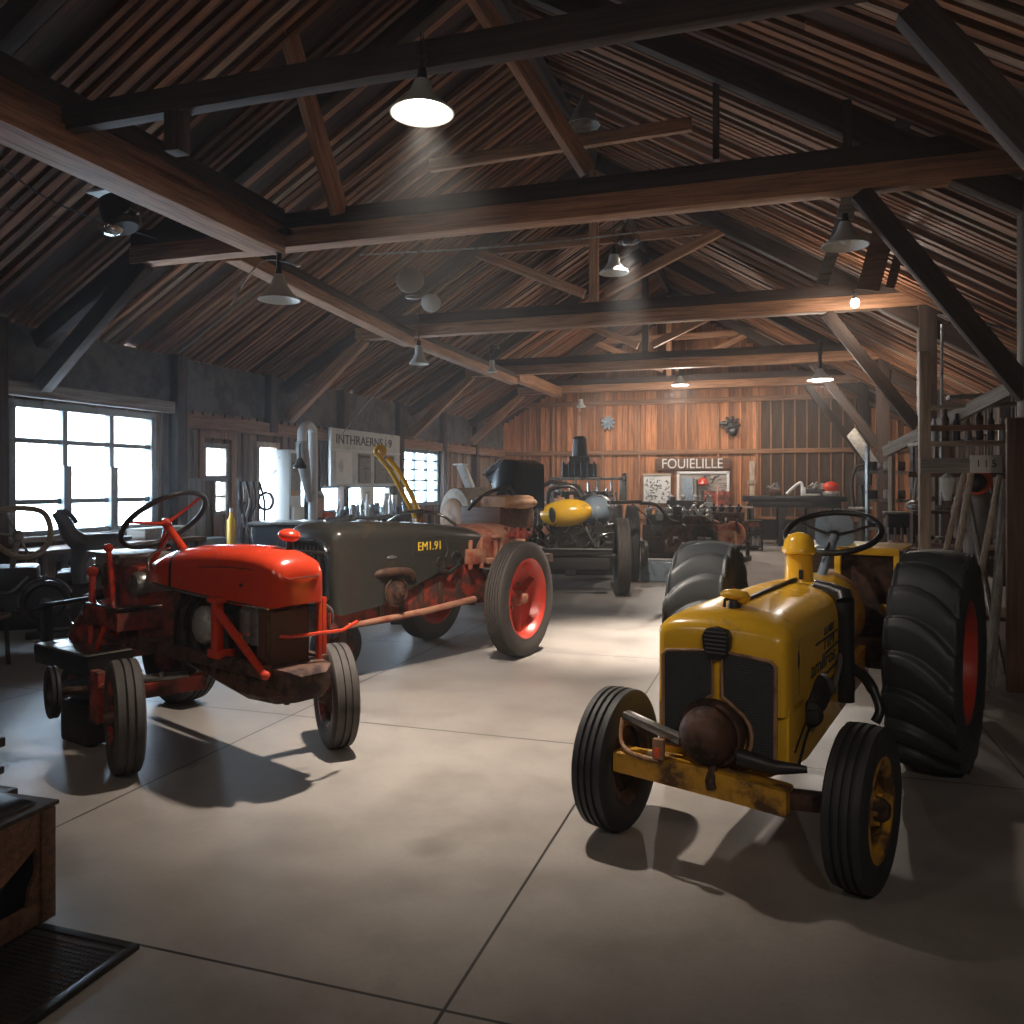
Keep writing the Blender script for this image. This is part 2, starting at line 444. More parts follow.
# roof: deck plus ribs running up the slope
for side, nm in ((-1, 'ceiling_left'), (1, 'ceiling_right')):
    xe = XL - .25 if side < 0 else XR + .25
    d = V((xe - XRIDGE, 0, -SLOPE * abs(xe - XRIDGE))); L = d.length; dx = d.normalized()
    nrm = V((-dx.z * side, 0, abs(dx.x))); nrm.normalize()
    yv = V((0, 1, 0))
    rot = Matrix(((dx.x, yv.x, 0), (dx.y, yv.y, 0), (dx.z, yv.z, 0)))
    zc = dx.cross(yv); zc = zc if zc.z > 0 else -zc
    yy = zc.cross(dx)
    rot = Matrix(((dx.x, yy.x, zc.x), (dx.y, yy.y, zc.y), (dx.z, yy.z, zc.z)))
    m = MB(); mid = V((XRIDGE, 0, ZRIDGE)) + dx * L / 2
    ys = YB - YF + .4
    m.mat(0); loc = V((0, 0, 0))
    m.box((0, (YB + YF) / 2 * (1 if yy.y > 0 else -1), .09), (L + .1, ys, .04))
    rr = random.Random(11 + side); y = YF
    while y < YB:
        w = rr.uniform(.05, .095); gap = rr.uniform(.05, .085)
        big = rr.random()
        m.mat(1 if big < .9 else 2)
        n = rr.choice((1, 1, 2)); cut = rr.uniform(-.25, .25) * L
        h = rr.uniform(.04, .075)
        segs = [(-L / 2, L / 2)] if n == 1 else [(-L / 2, cut - .004), (cut + .004, L / 2)]
        for a, b_ in segs:
            m.box(((a + b_) / 2, (y + w / 2) * (1 if yy.y > 0 else -1), .07 - h / 2 + rr.uniform(-.01, .01)), (b_ - a, w, h))
        y += w + gap + (rr.uniform(.1, .28) if rr.random() < .13 else 0)
    m.build(nm, [M['deck'], M['rib'], M['greyrib']], kind='structure', M=Matrix.Translation(mid) @ rot.to_4x4(), ang=30)

def timber(name, p0, p1, w, h, mat='beam', up=(0, 0, 1), bev=.008, lam=0):
    """one squared timber, grain along its length; lam>0 adds laminated boards on its faces"""
    p0, p1 = V(p0), V(p1); x = p1 - p0; L = x.length; x.normalize()
    z = V(up); z = z - x * z.dot(x); z = z.normalized() if z.length > 1e-4 else x.orthogonal().normalized()
    y = z.cross(x)
    m = MB(); rr = random.Random(int(L * 1000) + int(p0.x * 77) + int(p0.y * 31))
    if lam:
        m.mat(0)
        zt = -h / 2
        fr = [.42, .26, .32] if lam == 3 else [.55, .45]
        for i, f in enumerate(fr):
            hh = h * f; m.mat(0 if i < len(fr) - 1 else 1)
            m.box((0, rr.uniform(-.012, .012) + (.02 if i == 1 else 0), zt + hh / 2), (L - rr.uniform(0, .02), w, hh - .006), None, bev); zt += hh
    else:
        m.box((0, 0, 0), (L, w, h), None, bev)
    rot = Matrix(((x.x, y.x, z.x), (x.y, y.y, z.y), (x.z, y.z, z.z)))
    return m.build(name, [M[mat], M['darkbeam']], kind='structure', M=Matrix.Translation((p0 + p1) / 2) @ rot.to_4x4(), ang=30)

TR = [4.55, 7.3, 12.3, 17.3, 21.2]
XP = 1.78
for i, y in enumerate(TR):
    zb = 4.0; lam = 2 if i else 0
    left = -6.75 if i else -4.9
    right = 3.1 if i else .45
    timber('tie_beam', (left, y, zb + .17), (right, y, zb + .17), .2 if i else .1, .36 if i else .17, 'beam' if i else 'darkbeam', lam=lam)
    # principal rafters under the roof
    for s in (-1, 1):
        xe = XL + .1 if s < 0 else XR - .1
        timber('rafter_beam', (XRIDGE, y, ZRIDGE - .22), (xe, y, roof_z(xe) - .22), .14, .2, 'darkbeam')
    # king post, struts
    if i > 1: timber('king_post', (XRIDGE, y, zb + .3), (XRIDGE, y, ZRIDGE - .25), .13, .13, 'darkbeam' if i % 2 else 'beam', up=(0, 1, 0))
    if i > 1:
        for s in (-1, 1):
            timber('strut_beam', (XRIDGE + s * .15, y, zb + .5), (XRIDGE + s * 1.9, y, roof_z(XRIDGE + s * 1.9) - .3), .1, .14, 'beam')
        timber('collar_beam', (XRIDGE - 1.9, y + .11, 5.35), (XRIDGE + 1.9, y + .11, 5.35), .08, .16, 'beam')
    # right post and knee brace
    py = y
    timber('post_beam', (XP + .11, py, 0), (XP + .11, py, zb), .22, .22, 'darkbeam', up=(0, 1, 0))
    timber('knee_brace_beam', (.62, py - .02, zb - .02), (XP + .05, py - .02, 2.28), .12, .16, 'darkbeam')
    # left wall brace
    timber('knee_brace_beam', (XL + .15, py, 2.72), (-6.62, py, zb + .02), .14, .2, 'beam' if i != 1 else 'darkbeam')
# short tie of the first truss hanging post
timber('post_beam', (-3.86, 4.55, 3.82), (-3.86, 4.55, 4.1), .12, .12, 'darkbeam', up=(0, 1, 0))
# extra slanting struts seen against the roof
timber('strut_beam', at(340, 214, 8.15), at(276, -10, 7.6), .11, .16, 'beam')
timber('strut_beam', at(588, 172, 7.6), at(470, -12, 7.0), .1, .15, 'beam')
timber('strut_beam', at(716, 160, 7.25), at(716, 52, 7.15), .06, .06, 'darkbeam')
timber('strut_beam', at(848, 148, 6.75), at(847, 100, 6.7), .07, .07, 'darkbeam')
timber('collar_beam', at(430, 166, 9.6), at(692, 124, 8.6), .08, .14, 'beam')
# plates running with the room
segs = [((-4.95, 3.2, 4.17), (-4.95, 7.2, 4.15), 3), ((-5.55, 7.4, 4.1), (-5.75, 12.2, 3.95), 2), ((-5.9, 12.4, 4.05), (-5.6, 17.2, 3.9), 2), ((-5.6, 17.4, 4.0), (-5.6, 21.1, 4.0), 0)]
for p0, p1, lam in segs: timber('plate_beam', p0, p1, .34 if lam == 3 else .2, .46 if lam == 3 else .26, 'beam', lam=lam)
timber('plate_beam', (XP + .1, 4.6, 4.42), (XP + .1, YB, 4.42), .18, .16, 'darkbeam')
timber('plate_beam', (XRIDGE, YF, ZRIDGE - .2), (XRIDGE, YB, ZRIDGE - .2), .1, .18, 'darkbeam')
# left wall: posts, rails, dark cladding above
for y in (6.75, 9.62, 11.85, 14.25, 16.75, 19.25, 21.6):
    timber('post_beam', (XL + .1, y, 2.45 if y == 11.85 else 0), (XL + .1, y, 3.42), .16, .2, 'darkbeam', up=(0, 1, 0))
timber('rail_beam', (XL + .1, YF, 2.66), (XL + .1, 9.5, 2.66), .1, .16, 'greyboard')
timber('rail_beam', (XL + .1, 9.7, 2.5), (XL + .1, YB, 2.5), .1, .2, 'rail')
b = MB(); b.box((XL + .02, (YF + YB) / 2, 3.03), (.05, YB - YF, .72)); b.build('wall_left_cladding', M['plaster'], kind='structure')
timber('sill_beam', (XL + .06, 6.9, .95), (XL + .06, 9.3, .95), .16, .07, 'greyboard')
# right wall rails + posts, back wall rails and studs
timber('rail_beam', (XR - .08, YF, 2.5), (XR - .08, YB, 2.5), .08, .14, 'darkbeam')
for y in (9.5, 14.5, 19.5): timber('post_beam', (XR - .1, y, 0), (XR - .1, y, 3.05), .14, .14, 'darkbeam', up=(0, 1, 0))
timber('rail_beam', (XL + .1, YB - .07, 2.5), (XR, YB - .07, 2.5), .1, .13, 'rail')
timber('rail_beam', (XL + .1, YB - .07, 3.98), (XR, YB - .07, 3.98), .1, .14, 'rail')
timber('rail_beam', (XL + .1, YB - .07, 4.35), (XR, YB - .07, 4.35), .08, .1, 'rail')
timber('rail_beam', (XL + .1, YB - .07, .6), (XR, YB - .07, .6), .08, .12, 'rail')
for px, mt in ((500, 'darkbeam'), (553, 'rail'), (603, 'rail'), (639, 'rail'), (718, 'rail'), (757, 'rail')):
    p = onY(px, 450, YB - .06); timber('stud_beam', (p.x, YB - .06, 0), (p.x, YB - .06, 3.95), .07, .1, mt, up=(0, 1, 0))
b = MB()
p0, p1 = onY(761, 450, YB - .035), onY(870, 450, YB - .035)
b.box(((p0.x + p1.x) / 2, YB - .03, 2.0), (p1.x - p0.x, .02, 4.0)); b.build('wall_back_panel', M['darkplank'], kind='structure')
for px in range(771, 870, 12):
    p = onY(px, 450, YB - .06); timber('stud_beam', (p.x, YB - .06, .6), (p.x, YB - .06, 3.93), .035, .04, 'rail', up=(0, 1, 0))

# windows: frame, bars and panes
def window(n, y0, y1, z0, z1, cols, rows, bar=.05, frame=.07, mat='windowframe', x=XL, transom=None):
    m = MB(); ym, zm = (y0 + y1) / 2, (z0 + z1) / 2
    for z in (z0, z1): m.box((x - .02, ym, z), (.12, y1 - y0 + frame, frame), None, .006)
    for y in (y0, y1): m.box((x - .02, y, zm), (.12, frame, z1 - z0), None, .006)
    for k in range(1, cols): m.box((x - .02, y0 + (y1 - y0) * k / cols, zm), (.09, bar, z1 - z0 - frame), None, .004)
    for z in rows: m.box((x - .02, ym, z), (.08, y1 - y0 - frame, bar * .8), None, .004)
    w = m.build('window_%d' % n, M[mat], kind='structure')
    g = MB(); g.box((x - .03, ym, zm), (.006, y1 - y0 - .02, z1 - z0 - .02)); g.build('glass_pane', M['glass'], w)
    return w
w = window(1, 7.02, 9.21, 1.0, 2.51, 3, (2.09, 1.38), .075, .09)
m = MB()
for y in (7.75, 8.48, 9.2): m.box((XL + .045, y, 1.4), (.05, .12, .82), None, .01)
m.build('hinge_bar', M['windowframe'], w)
window(2, 17.1, 19.1, 1.1, 2.36, 3, (1.42, 1.66, 1.92, 2.14), .05, .09)
window(3, 13.55, 16.4, 1.06, 1.52, 3, (), .1, .05)
window(4, 10.26, 10.8, 1.675, 2.17, 1, (), .04, .08, 'greyboard')
window(5, 10.5, 10.78, 1.14, 1.64, 1, (1.39,), .04, .05, 'greyboard')
window(6, 12.75, 13.25, .95, 2.3, 1, (), .05, .06, 'white')
m = MB()
m.box((XL - .01, 11.58, 1.1), (.12, .09, 2.2), None, .006); m.box((XL - .01, 12.14, 1.1), (.12, .09, 2.2), None, .006); m.box((XL - .01, 11.86, 2.24), (.12, .65, .09), None, .006)
d = m.build('door_1', M['palewood_z'], kind='structure')
g = MB(); g.box((XL - .03, 11.86, 1.1), (.006, .48, 2.18)); g.build('glass_pane', M['glass'], d)
# grey panel and casing around the small panes
m = MB(); m.box((XL + .03, 10.05, 1.2), (.03, .42, .95), None, .004); m.build('trim_1', M['greyboard_z'], kind='structure')
m = MB(); m.box((XL + .02, 10.2, 1.2), (.05, .09, 2.4)); m.box((XL + .02, 10.95, 1.2), (.05, .12, 2.4)); m.box((XL + .02, 10.6, 2.34), (.05, .8, .12)); m.build('trim_2', M['rail_z'], kind='structure')
# ------------------------------------------------------------------ wheels
def tyre_profile(r, w, rim, ribs=4, groove=.012):
    s = r - rim
    left = [(-w * .36, rim - .012), (-w * .42, rim + .004), (-w * .47, rim + s * .25), (-w * .5, rim + s * .5), (-w * .485, rim + s * .74), (-w * .44, r - s * .10), (-w * .40, r - s * .035)]
    tread = []
    n = ribs; tw = w * .78; gw = .014 if w > .12 else .01
    for k in range(n):
        a = -tw / 2 + tw * k / n; b_ = -tw / 2 + tw * (k + 1) / n
        cr = lambda x: r - (abs(x) / (w / 2)) ** 2.2 * s * .07
        a0 = a + (gw / 2 if k else 0); b0 = b_ - (gw / 2 if k < n - 1 else 0)
        tread += [(a0, cr(a0)), ((a0 + b0) / 2, cr((a0 + b0) / 2)), (b0, cr(b0))]
        if k < n - 1: tread += [(b0 + .003, cr(b_) - groove), (b0 + gw - .003, cr(b_) - groove)]
    right = [(-x, q) for x, q in reversed(left)]
    return left + tread + right
def make_tyre(name, parent, c, r, w, rim, mat, rz=0, ribs=4, camber=0, lugs=0, mirror=1, seg=56):
    m = MB()
    if lugs:
        s = r - rim
        n = 21; prof = []
        half = [(w * .36, rim - .012), (w * .43, rim + .01), (w * .49, rim + s * .3), (w * .5, rim + s * .55), (w * .475, rim + s * .78), (w * .44, r - .045)]
        prof = [(-x, q) for x, q in half] + [(w * (-.42 + .84 * k / (n - 1)), r - .035 - .02 * (abs(-1 + 2 * k / (n - 1)) ** 2.5)) for k in range(n)] + list(reversed(half))
        def fn(x, a, j):
            if j < 4 or j > len(prof) - 5: return 0
            t = x / (w * .5) * mirror              # -1 .. 1, outer side is +1
            ph = a * lugs / (2 * PI) - (.5 * t + .42 * t * t)
            f = ph - math.floor(ph)
            h = max(0.0, min(1.0, f / .12)) * max(0.0, min(1.0, (1 - f) / .62)) ** .8
            k = 1.0 if abs(t) < .86 else max(0, 1 - (abs(t) - .86) / .14)
            return .05 * h * (.55 + .45 * k)
        m.lathe(prof, None, lugs * 26, fn)
    else:
        m.lathe(tyre_profile(r, w, rim, ribs), None, seg)
    return m.build(name, mat, parent, loc=c, rot=(0, R(camber), R(rz)), ang=None if lugs else 35)
def make_rim(parent, rim, w, mat, face=1, dish=.35, hubr=.06, hubx=.06, bolts=6, boltmat=None, name='rim', holes=0, lip=.018):
    """face=+1: the hub face looks along +X of the tyre"""
    m = MB(); f = face
    prof = [(-w * .40 * f, rim + lip), (-w * .40 * f, rim - .008), (-w * .2 * f, rim - .03), (w * .2 * f, rim - .03), (w * .38 * f, rim - .008), (w * .40 * f, rim + lip), (w * .43 * f, rim + lip - .006), (w * .43 * f, rim - .02), (w * .28 * f, rim - .045),
            (w * .12 * f, rim * .82), (w * dish * .2 * f, rim * .62), (w * dish * .1 * f, rim * .42), (w * dish * .6 * f, rim * .34), (w * dish * .6 * f, 0.0)]
    m.lathe(prof, None, 40)
    x0 = w * dish * .6
    for k in range(bolts):
        a = 2 * PI * k / bolts
        p = V((0, math.cos(a) * rim * .27, math.sin(a) * rim * .27))
        m.cyl(p + V((x0 * f, 0, 0)), p + V(((x0 + .018) * f, 0, 0)), .011, .009, 6)
    o = m.build(name, mat, parent)
    h = MB(); h.lathe([(x0 * f, hubr), ((x0 + hubx * .6) * f, hubr * .9), ((x0 + hubx) * f, hubr * .55), ((x0 + hubx) * f, 0)], None, 20)
    h.build('hub_cap', boltmat or mat, parent)
    return o

def hood_ring(y, xc, w, zb, zs, zc, n=14, e=2.5):
    pts = [(xc - w, y, zb), (xc - w, y, zb + (zs - zb) * .5)]
    for k in range(n + 1):
        a = PI - PI * k / n
        cx, sn = math.cos(a), math.sin(a)
        pts.append((xc + w * math.copysign(abs(cx) ** (2 / e), cx), y, zs + (zc - zs) * abs(sn) ** (2 / e)))
    pts += [(xc + w, y, zb + (zs - zb) * .5), (xc + w, y, zb)]
    return pts
def steering_wheel(parent, c, r, tilt, mat, spokemat, tube=.016, spokes=3, a0=90, axis='X', yaw=0, hub=.03):
    """ring in the local XY plane, tilted"""
    M_ = Matrix.Translation(V(c)) @ Matrix.Rotation(R(yaw), 4, 'Z') @ Matrix.Rotation(R(tilt), 4, axis)
    m = MB(); m.tube(circ(r, 40), tube, 10, closed=True)
    o = m.build('steering_wheel', mat, parent, M=M_)
    s = MB()
    for k in range(spokes):
        a = R(a0 + 360 * k / spokes)
        s.tube([(0, 0, -.03), (math.cos(a) * r * .5, math.sin(a) * r * .5, -.02), (math.cos(a) * r, math.sin(a) * r, 0)], [.012, .01, .008], 8)
    s.lathe([(-.05, 0), (-.05, hub), (-.005, hub), (.005, hub * .5), (.005, 0)], Matrix.Rotation(R(-90), 4, 'Y'), 16)
    s.build('spoke', spokemat, o)
    return o

# ------------------------------------------------------------------ yellow tractor
T = thing('yellow_tractor', 'yellow vintage tractor with black mesh grille and large red rimmed rear wheels', 'tractor', (-.205, 3.66, 0), R(-14.5))
# hood
m = MB(); rings = []
for y, w, zs, zc in ((-.155, .235, .93, .985), (-.145, .262, .945, 1.005), (-.12, .275, .955, 1.025), (-.06, .28, .955, 1.045), (.1, .28, .945, 1.06), (.5, .28, .925, 1.065), (.9, .275, .905, 1.065), (1.18, .27, .89, 1.06), (1.36, .265, .88, 1.055), (1.38, .24, .87, 1.03)):
    rings.append(hood_ring(y, 0, w, .66, zs, zc, 16, 2.7))
m.loft(rings); hood = m.build('hood', M['yellow'], T, ang=50)
# grille shell (front side panels below the hood)
m = MB()
m.prism([(-.28, .44), (-.28, .70), (.28, .70), (.28, .44), (.2, .40), (-.2, .40)], 1, -.12, .16, .012)
m.build('grille_shell', M['yellow'], T)
# seam and bands
def hood_band(y, lift, wd, name, mat, zlow=.7):
    m = MB(); t = .28 if y < .6 else .275
    zs, zc = (.955, 1.035) if y < 0 else (.92, 1.066) if y < .8 else (.902, 1.065)
    r0 = [V(p) for p in hood_ring(y - wd / 2, 0, t + lift, zlow, zs, zc + lift, 16, 2.7)]
    r1 = [V(p) for p in hood_ring(y + wd / 2, 0, t + lift, zlow, zs, zc + lift, 16, 2.7)]
    m.loft([r0, r1], cap=False, closed=False); return m.build(name, mat, hood)
hood_band(1.0, .0035, .022, 'hood_band', M['black'], .68)
hood_band(.03, .002, .006, 'hood_seam', M['black'], .72)
m = MB(); m.tube([(0, .11, 1.068), (0, .5, 1.073), (.0, 1.0, 1.074), (0, 1.25, 1.07)], .011, 8); m.build('hood_hinge', M['black'], hood)
# grille: two mesh panels in brass frames with round cut-outs for the hub
def grille_half(s):
    out = [(s * .022, .905), (s * .22, .885), (s * .238, .865), (s * .238, .50), (s * .222, .485), (s * .15, .485)]
    for k in range(7):
        a = R(-55 + 118 * k / 6); out.append((s * (.02 + .125 * math.cos(a)), .565 + .125 * math.sin(a)))
    out += [(s * .02, .72)]
    return out
for s in (-1, 1):
    ol = grille_half(s)
    m = MB(); m.prism(ol, 1, -.168, -.15); g = m.build('grille', M['mesh'], T)
    f = MB(); f.tube([(x, -.170, z) for x, z in ol], .0085, 6, closed=True); f.build('grille_frame', M['leather'], g)
# emblem
m = MB(); em = [(-.058, .985), (-.064, 1.0), (-.05, 1.025), (0, 1.035), (.05, 1.025), (.064, 1.0), (.058, .95), (.035, .91), (0, .895), (-.035, .91), (-.058, .95)]
em = [(-.06, .965), (-.045, .995), (0, 1.005), (.045, .995), (.06, .965), (.056, .915), (.034, .88), (0, .865), (-.034, .88), (-.056, .915)]
m.prism(em, 1, -.19, -.15, .006); e = m.build('emblem', M['black'], T)
m = MB()
for k in range(6): m.box((0, -.193,   .90 + k * .017), (.1 - abs(k - 3.5) * .006, .006, .005))
m.build('emblem_stripe', M['steel'], e)
# filler cap with its neck
m = MB(); m.lathe([(0, .03), (.02, .028), (.045, .02)], Matrix.Translation((0, .06, 1.045)) @ Matrix.Rotation(R(-90), 4, 'Y'), 16); m.tube([(-.035, .03, 1.06), (-.03, .02, 1.09), (0, .05, 1.1)], .008, 6)
cp = m.build('filler_neck', M['iron'], T)
m = MB(); m.ell((0, .06, 1.112), (.062, .05, .024)); m.ell((.035, .07, 1.1), (.032, .032, .03)); m.build('filler_cap', M['yellow'], cp)
# stack
m = MB(); m.lathe([(0, .085), (.02, .076), (.16, .074), (.165, .09), (.19, .092), (.2, .084), (.235, .078), (.265, .056), (.28, .02), (.282, 0)], Matrix.Translation((0, 1.22, 1.045)) @ Matrix.Rotation(R(-90), 4, 'Y'), 28)
st = m.build('air_stack', M['yellow'], T, ang=60)
m = MB(); m.box((.03, 1.142, 1.1), (.022, .02, .05), None, .004); m.build('stack_latch', M['iron'], st)
# frame rails and side openings
for s in (-1, 1):
    m = MB(); m.prism([(-.1, .44), (-.1, .62), (.12, .60), (.16, .55), (1.75, .66), (1.75, .47), (.2, .40)], 0, s * .255 - .02, s * .255 + .02, .006)
    m.build('frame_rail', M['yellow'], T)
    m = MB(); m.prism([(-.1, .6), (-.1, .72), (1.3, .72), (1.3, .7), (.45, .69), (.14, .63)], 0, s * .262 - .012, s * .262 + .012, .003)
    m.build('side_panel', M['yellow'], T)
    m = MB(); m.tube([(s * .277, .15, .63), (s * .279, .25, .675), (s * .279, .5, .70), (s * .278, 1.25, .72)], .007, 6); m.build('panel_edge', M['black'], T)
# engine in the opening
m = MB(); m.box((0, .65, .60), (.36, .95, .26), None, .03); m.box((.0, .6, .47), (.28, .9, .16), None, .03)
for k in range(4): m.cyl((.19, .3 + k * .2, .68), (.19, .3 + k * .2, .52), .05, .05, 12)
eng = m.build('engine_block', M['iron'], T)
m = MB(); m.ell((.25, .36, .64), (.085, .15, .09), Matrix.Rotation(R(15), 3, 'X')); m.lathe([(0, .06), (.05, .055), (.07, .03), (.09, .03), (.09, 0)], Matrix.Translation((.27, .26, .59)) @ Matrix.Rotation(R(-70), 4, 'Z'), 16)
m.cyl((.26, .5, .68), (.27, .7, .6), .03); m.build('generator', M['iron'], eng)
m = MB(); m.tube([(.24, .4, .7), (.3, .5, .68), (.3, .6, .62)], .02, 8); m.box((.27, .52, .70), (.04, .1, .04), R(20), .008); m.build('generator_bracket', M['steel'], eng)
m = MB(); m.tube([(.3, .9, .50), (.3, .9, 1.0)], .047, 16); m.tube([(.3, .9, 1.0), (.29, .92, 1.03), (.22, .97, 1.045), (.14, 1.0, 1.06)], [.047, .045, .04, .03], 14)
m.build('exhaust_pipe', M['black'], T)
m = MB(); m.tube(smooth_pts([(.3, .62, .6), (.31, .72, .72), (.3, .76, .76)]), .012, 8); m.build('fuel_line', M['steel'], T)
m = MB(); m.tube(smooth_pts([(.285, .0, .42), (.288, .1, .5), (.285, .3, .58)]), .006, 6); m.tube(smooth_pts([(.285, -.05, .5), (.287, .05, .55), (.286, .25, .62)]), .004, 6); m.build('brake_cable', M['black'], T)
# rear: tank, gearbox, platform
m = MB(); m.lathe([(0, 0), (0, .22), (.03, .255), (.42, .25), (.45, .235), (.46, 0)], Matrix.Translation((.0, 1.37, .8)) @ Matrix.Rotation(R(90), 4, 'Z'), 36); m.build('fuel_tank', M['yellow'], T)
m = MB(); m.lathe([(0, .2), (.16, .2), (.2, .16), (.2, 0)], Matrix.Translation((.0, 1.82, .84)) @ Matrix.Rotation(R(90), 4, 'Z'), 30); m.build('tank_end', M['leather'], T)
m = MB(); m.box((0, 1.6, .56), (.34, .75, .36), None, .05); m.cyl((-.45, 1.72, .6), (.45, 1.72, .6), .09, .09, 20); m.box((.0, 1.2, .5), (.3, .4, .24), None, .03)
m.build('gearbox', M['rust'], T)
m = MB()
for p, d in (((.22, 2.08, 1.17), (.36, .05, .05)), ((.385, 2.08, .9), (.035, .045, .56)), ((.04, 2.08, .88), (.04, .045, .58)), ((.22, 2.08, .60), (.38, .05, .05))): m.box(p, d, None, .008)
m.box((.34, 2.06, .82), (.09, .05, .05), None, .01); m.box((.22, 2.45, 1.17), (.36, .7, .02), None, .004)
m.build('platform_frame', M['yellow'], T)
m = MB(); m.box((.22, 2.12, .87), (.33, .02, .56)); m.box((.42, 2.12, .85), (.035, .12, .66), None, .008); m.box((.455, 2.16, .85), (.02, .1, .62), None, .006); m.build('platform_panel', M['rust'], T)
m = MB(); m.box((0, 2.1, .62), (.7, .35, .03), None, .006); m.build('foot_board', M['iron'], T)
m = MB(); m.tube(smooth_pts([(.26, 1.25, .6), (.34, 1.2, .57), (.40, 1.15, .5), (.43, 1.12, .42), (.41, 1.1, .36)]), [.03] * 12 + [.024] * 13, 10); m.build('brake_lever', M['black'], T)
# steering
m = MB(); m.tube([(.02, 1.62, 1.0), (.04, 1.95, 1.26)], .028, 12); m.build('steering_column', M['bluegrey'], T)
steering_wheel(T, (.03, 1.97, 1.29), .282, 24, M['black'], M['black'], .019, 3, 30, 'X', 0, .035)
m = MB(); rr_ = [(x, z) for x, z in rrect(.26, .24, .07, 5, -.09, 1.26)]
m.prism(rr_, 1, 2.62, 2.65, .008); m.box((-.09, 2.5, 1.14), (.34, .28, .03), None, .01); m.tube([(.05, 2.45, 1.13), (.05, 2.3, .8), (.05, 2.2, .64)], .02); m.build('seat', M['bluegrey'], T)
# front axle
m = MB(); m.prism([(-.44, .345), (-.44, .43), (-.1, .44), (.3, .40), (.3, .30), (.1, .315)], 1, -.25, -.13, .01); ax = m.build('front_axle', M['yellow_dirty'], T)
m = MB(); m.bar((.28, -.17, .35), (.5, -.05, .33), .07, .07, .012); m.build('axle_end', M['rust'], ax)
m = MB(); m.bar((-.42, -.16, .39), (-.52, -.03, .36), .06, .07, .012); m.build('axle_end', M['rust'], ax)
for s, cc in ((-1, (-.535, .0, .322)), (1, (.535, .0, .318))):
    ty = make_tyre('front_tire', T, cc, .32, .165, .195, M['rubber'], -1 if s < 0 else -5, 4, 0)
    make_rim(ty, .195, .165, M['yellow_dirty'] if s > 0 else M['rust'], 1, .5, .05, .05, 6, M['rust'])
m = MB(); m.lathe([(0, .135), (.03, .142), (.055, .135), (.06, .11)], Matrix.Translation((-.02, -.15, .565)) @ Matrix.Rotation(R(-90), 4, 'Z'), 32); hub = m.build('hub_housing', M['rust'], T)
m = MB(); m.lathe([(0, .116), (.03, .119), (.06, .114), (.085, .104), (.105, .09), (.125, .068), (.14, .044), (.147, .02), (.148, 0)], Matrix.Translation((-.02, -.18, .565)) @ Matrix.Rotation(R(-104), 4, 'Z') @ Matrix.Rotation(R(8), 4, 'Y'), 40); m.build('hub_cone', M['rust'], hub, ang=70)
m = MB(); m.tube(circ(.126, 20, (-.02, -.215, .565), 1, R(-60), R(75), False), .009, 8); m.tube([(.0, -.22, .44), (0, -.26, .39), (.01, -.265, .36)], .02, 8); m.build('hub_bracket', M['rust'], hub)
m = MB(); m.bar((-.12, -.25, .535), (-.42, -.16, .575), .05, .035, .008); m.build('drag_link', M['steel'], T)
m = MB(); m.tube([(.1, -.22, .50), (.24, -.2, .475), (.36, -.17, .48)], [.035, .03, .014], 10); m.build('tie_rod', M['iron'], T)
m = MB(); m.box((-.215, -.275, .49), (.05, .03, .085), None, .008); l = m.build('marker_lamp', M['leather'], T)
m = MB(); m.box((-.215, -.293, .478), (.026, .008, .04), None, .003); m.build('lamp_lens', M['orange'], l)
m = MB(); m.tube(smooth_pts([(-.215, -.27, .44), (-.33, -.26, .44), (-.41, -.22, .47), (-.43, -.17, .56)]), .009, 8); m.build('lamp_wire', M['leather'], l)
# rear wheels
for s in (-1, 1):
    ty = make_tyre('rear_tire', T, (.645 if s > 0 else -.69, 1.72, .605), .605, .37, .33, M['bluerubber'], -4 if s > 0 else 8, lugs=19, mirror=s, camber=0)
    make_rim(ty, .33, .37, M['redrim'], s, -.3, .09, .07, 8, M['redrim'])
# lettering on the hood side
Ms = Matrix(((0, 0, 1, .2815), (1, 0, 0, 0), (0, 1, 0, 0), (0, 0, 0, 1)))
def side_text(tx, y, z, sz, sx=1.0, sh=.2):
    return text_mesh(tx, sz, .0015, M['ink'], 'side_lettering', hood, Matrix.Translation((0, y, z)) @ Ms, sh, sx)
side_text('LLAIIIT', .62, .905, .05, 1.5)
side_text('TTPT', .62, .845, .075, 1.5)
side_text('amlfros', .50, .77, .10, 1.75)
m = MB(); m.bar((.281, .34, .872), (.281, .82, .872), .003, .008); m.bar((.281, .55, .80), (.281, .95, .815), .003, .012); m.tube([(.281, .93, .93), (.281, .97, .9), (.281, .96, .83)], .004, 6); m.build('side_stripe', M['ink'], hood)
m = MB(); m.ell((.28, .03, .86), (.004, .012, .04)); m.build('hood_catch', M['iron'], hood)

# ------------------------------------------------------------------ red tractor
T = thing('red_tractor', 'bright red stripped vintage tractor with black steering wheel and exposed engine', 'tractor', (-3.0, 4.04, 0), R(68.3))
xc = -.012
m = MB(); rings = []
for y, w, zs, zc, zb in ((-.64, .11, 1.06, 1.12, .96), (-.625, .14, 1.09, 1.17, .95), (-.58, .162, 1.12, 1.205, .945), (-.48, .17, 1.135, 1.235, .945), (-.3, .173, 1.14, 1.25, .95), (0, .173, 1.125, 1.245, .96), (.3, .173, 1.10, 1.225, .97), (.55, .168, 1.06, 1.19, .98), (.72, .158, 1.02, 1.14, .985), (.78, .135, 1.0, 1.09, .99)):
    rings.append(hood_ring(y, xc, w, zb, zs, zc, 16, 2.4))
m.loft(rings); hood = m.build('hood', M['red'], T, ang=55)
m = MB()
for s in (-1, 1): m.tube([(xc + s * .155, -.56, .945), (xc + s * .175, -.3, .947), (xc + s * .175, 0, .956), (xc + s * .174, .35, .968), (xc + s * .16, .7, .982)], .010, 6)
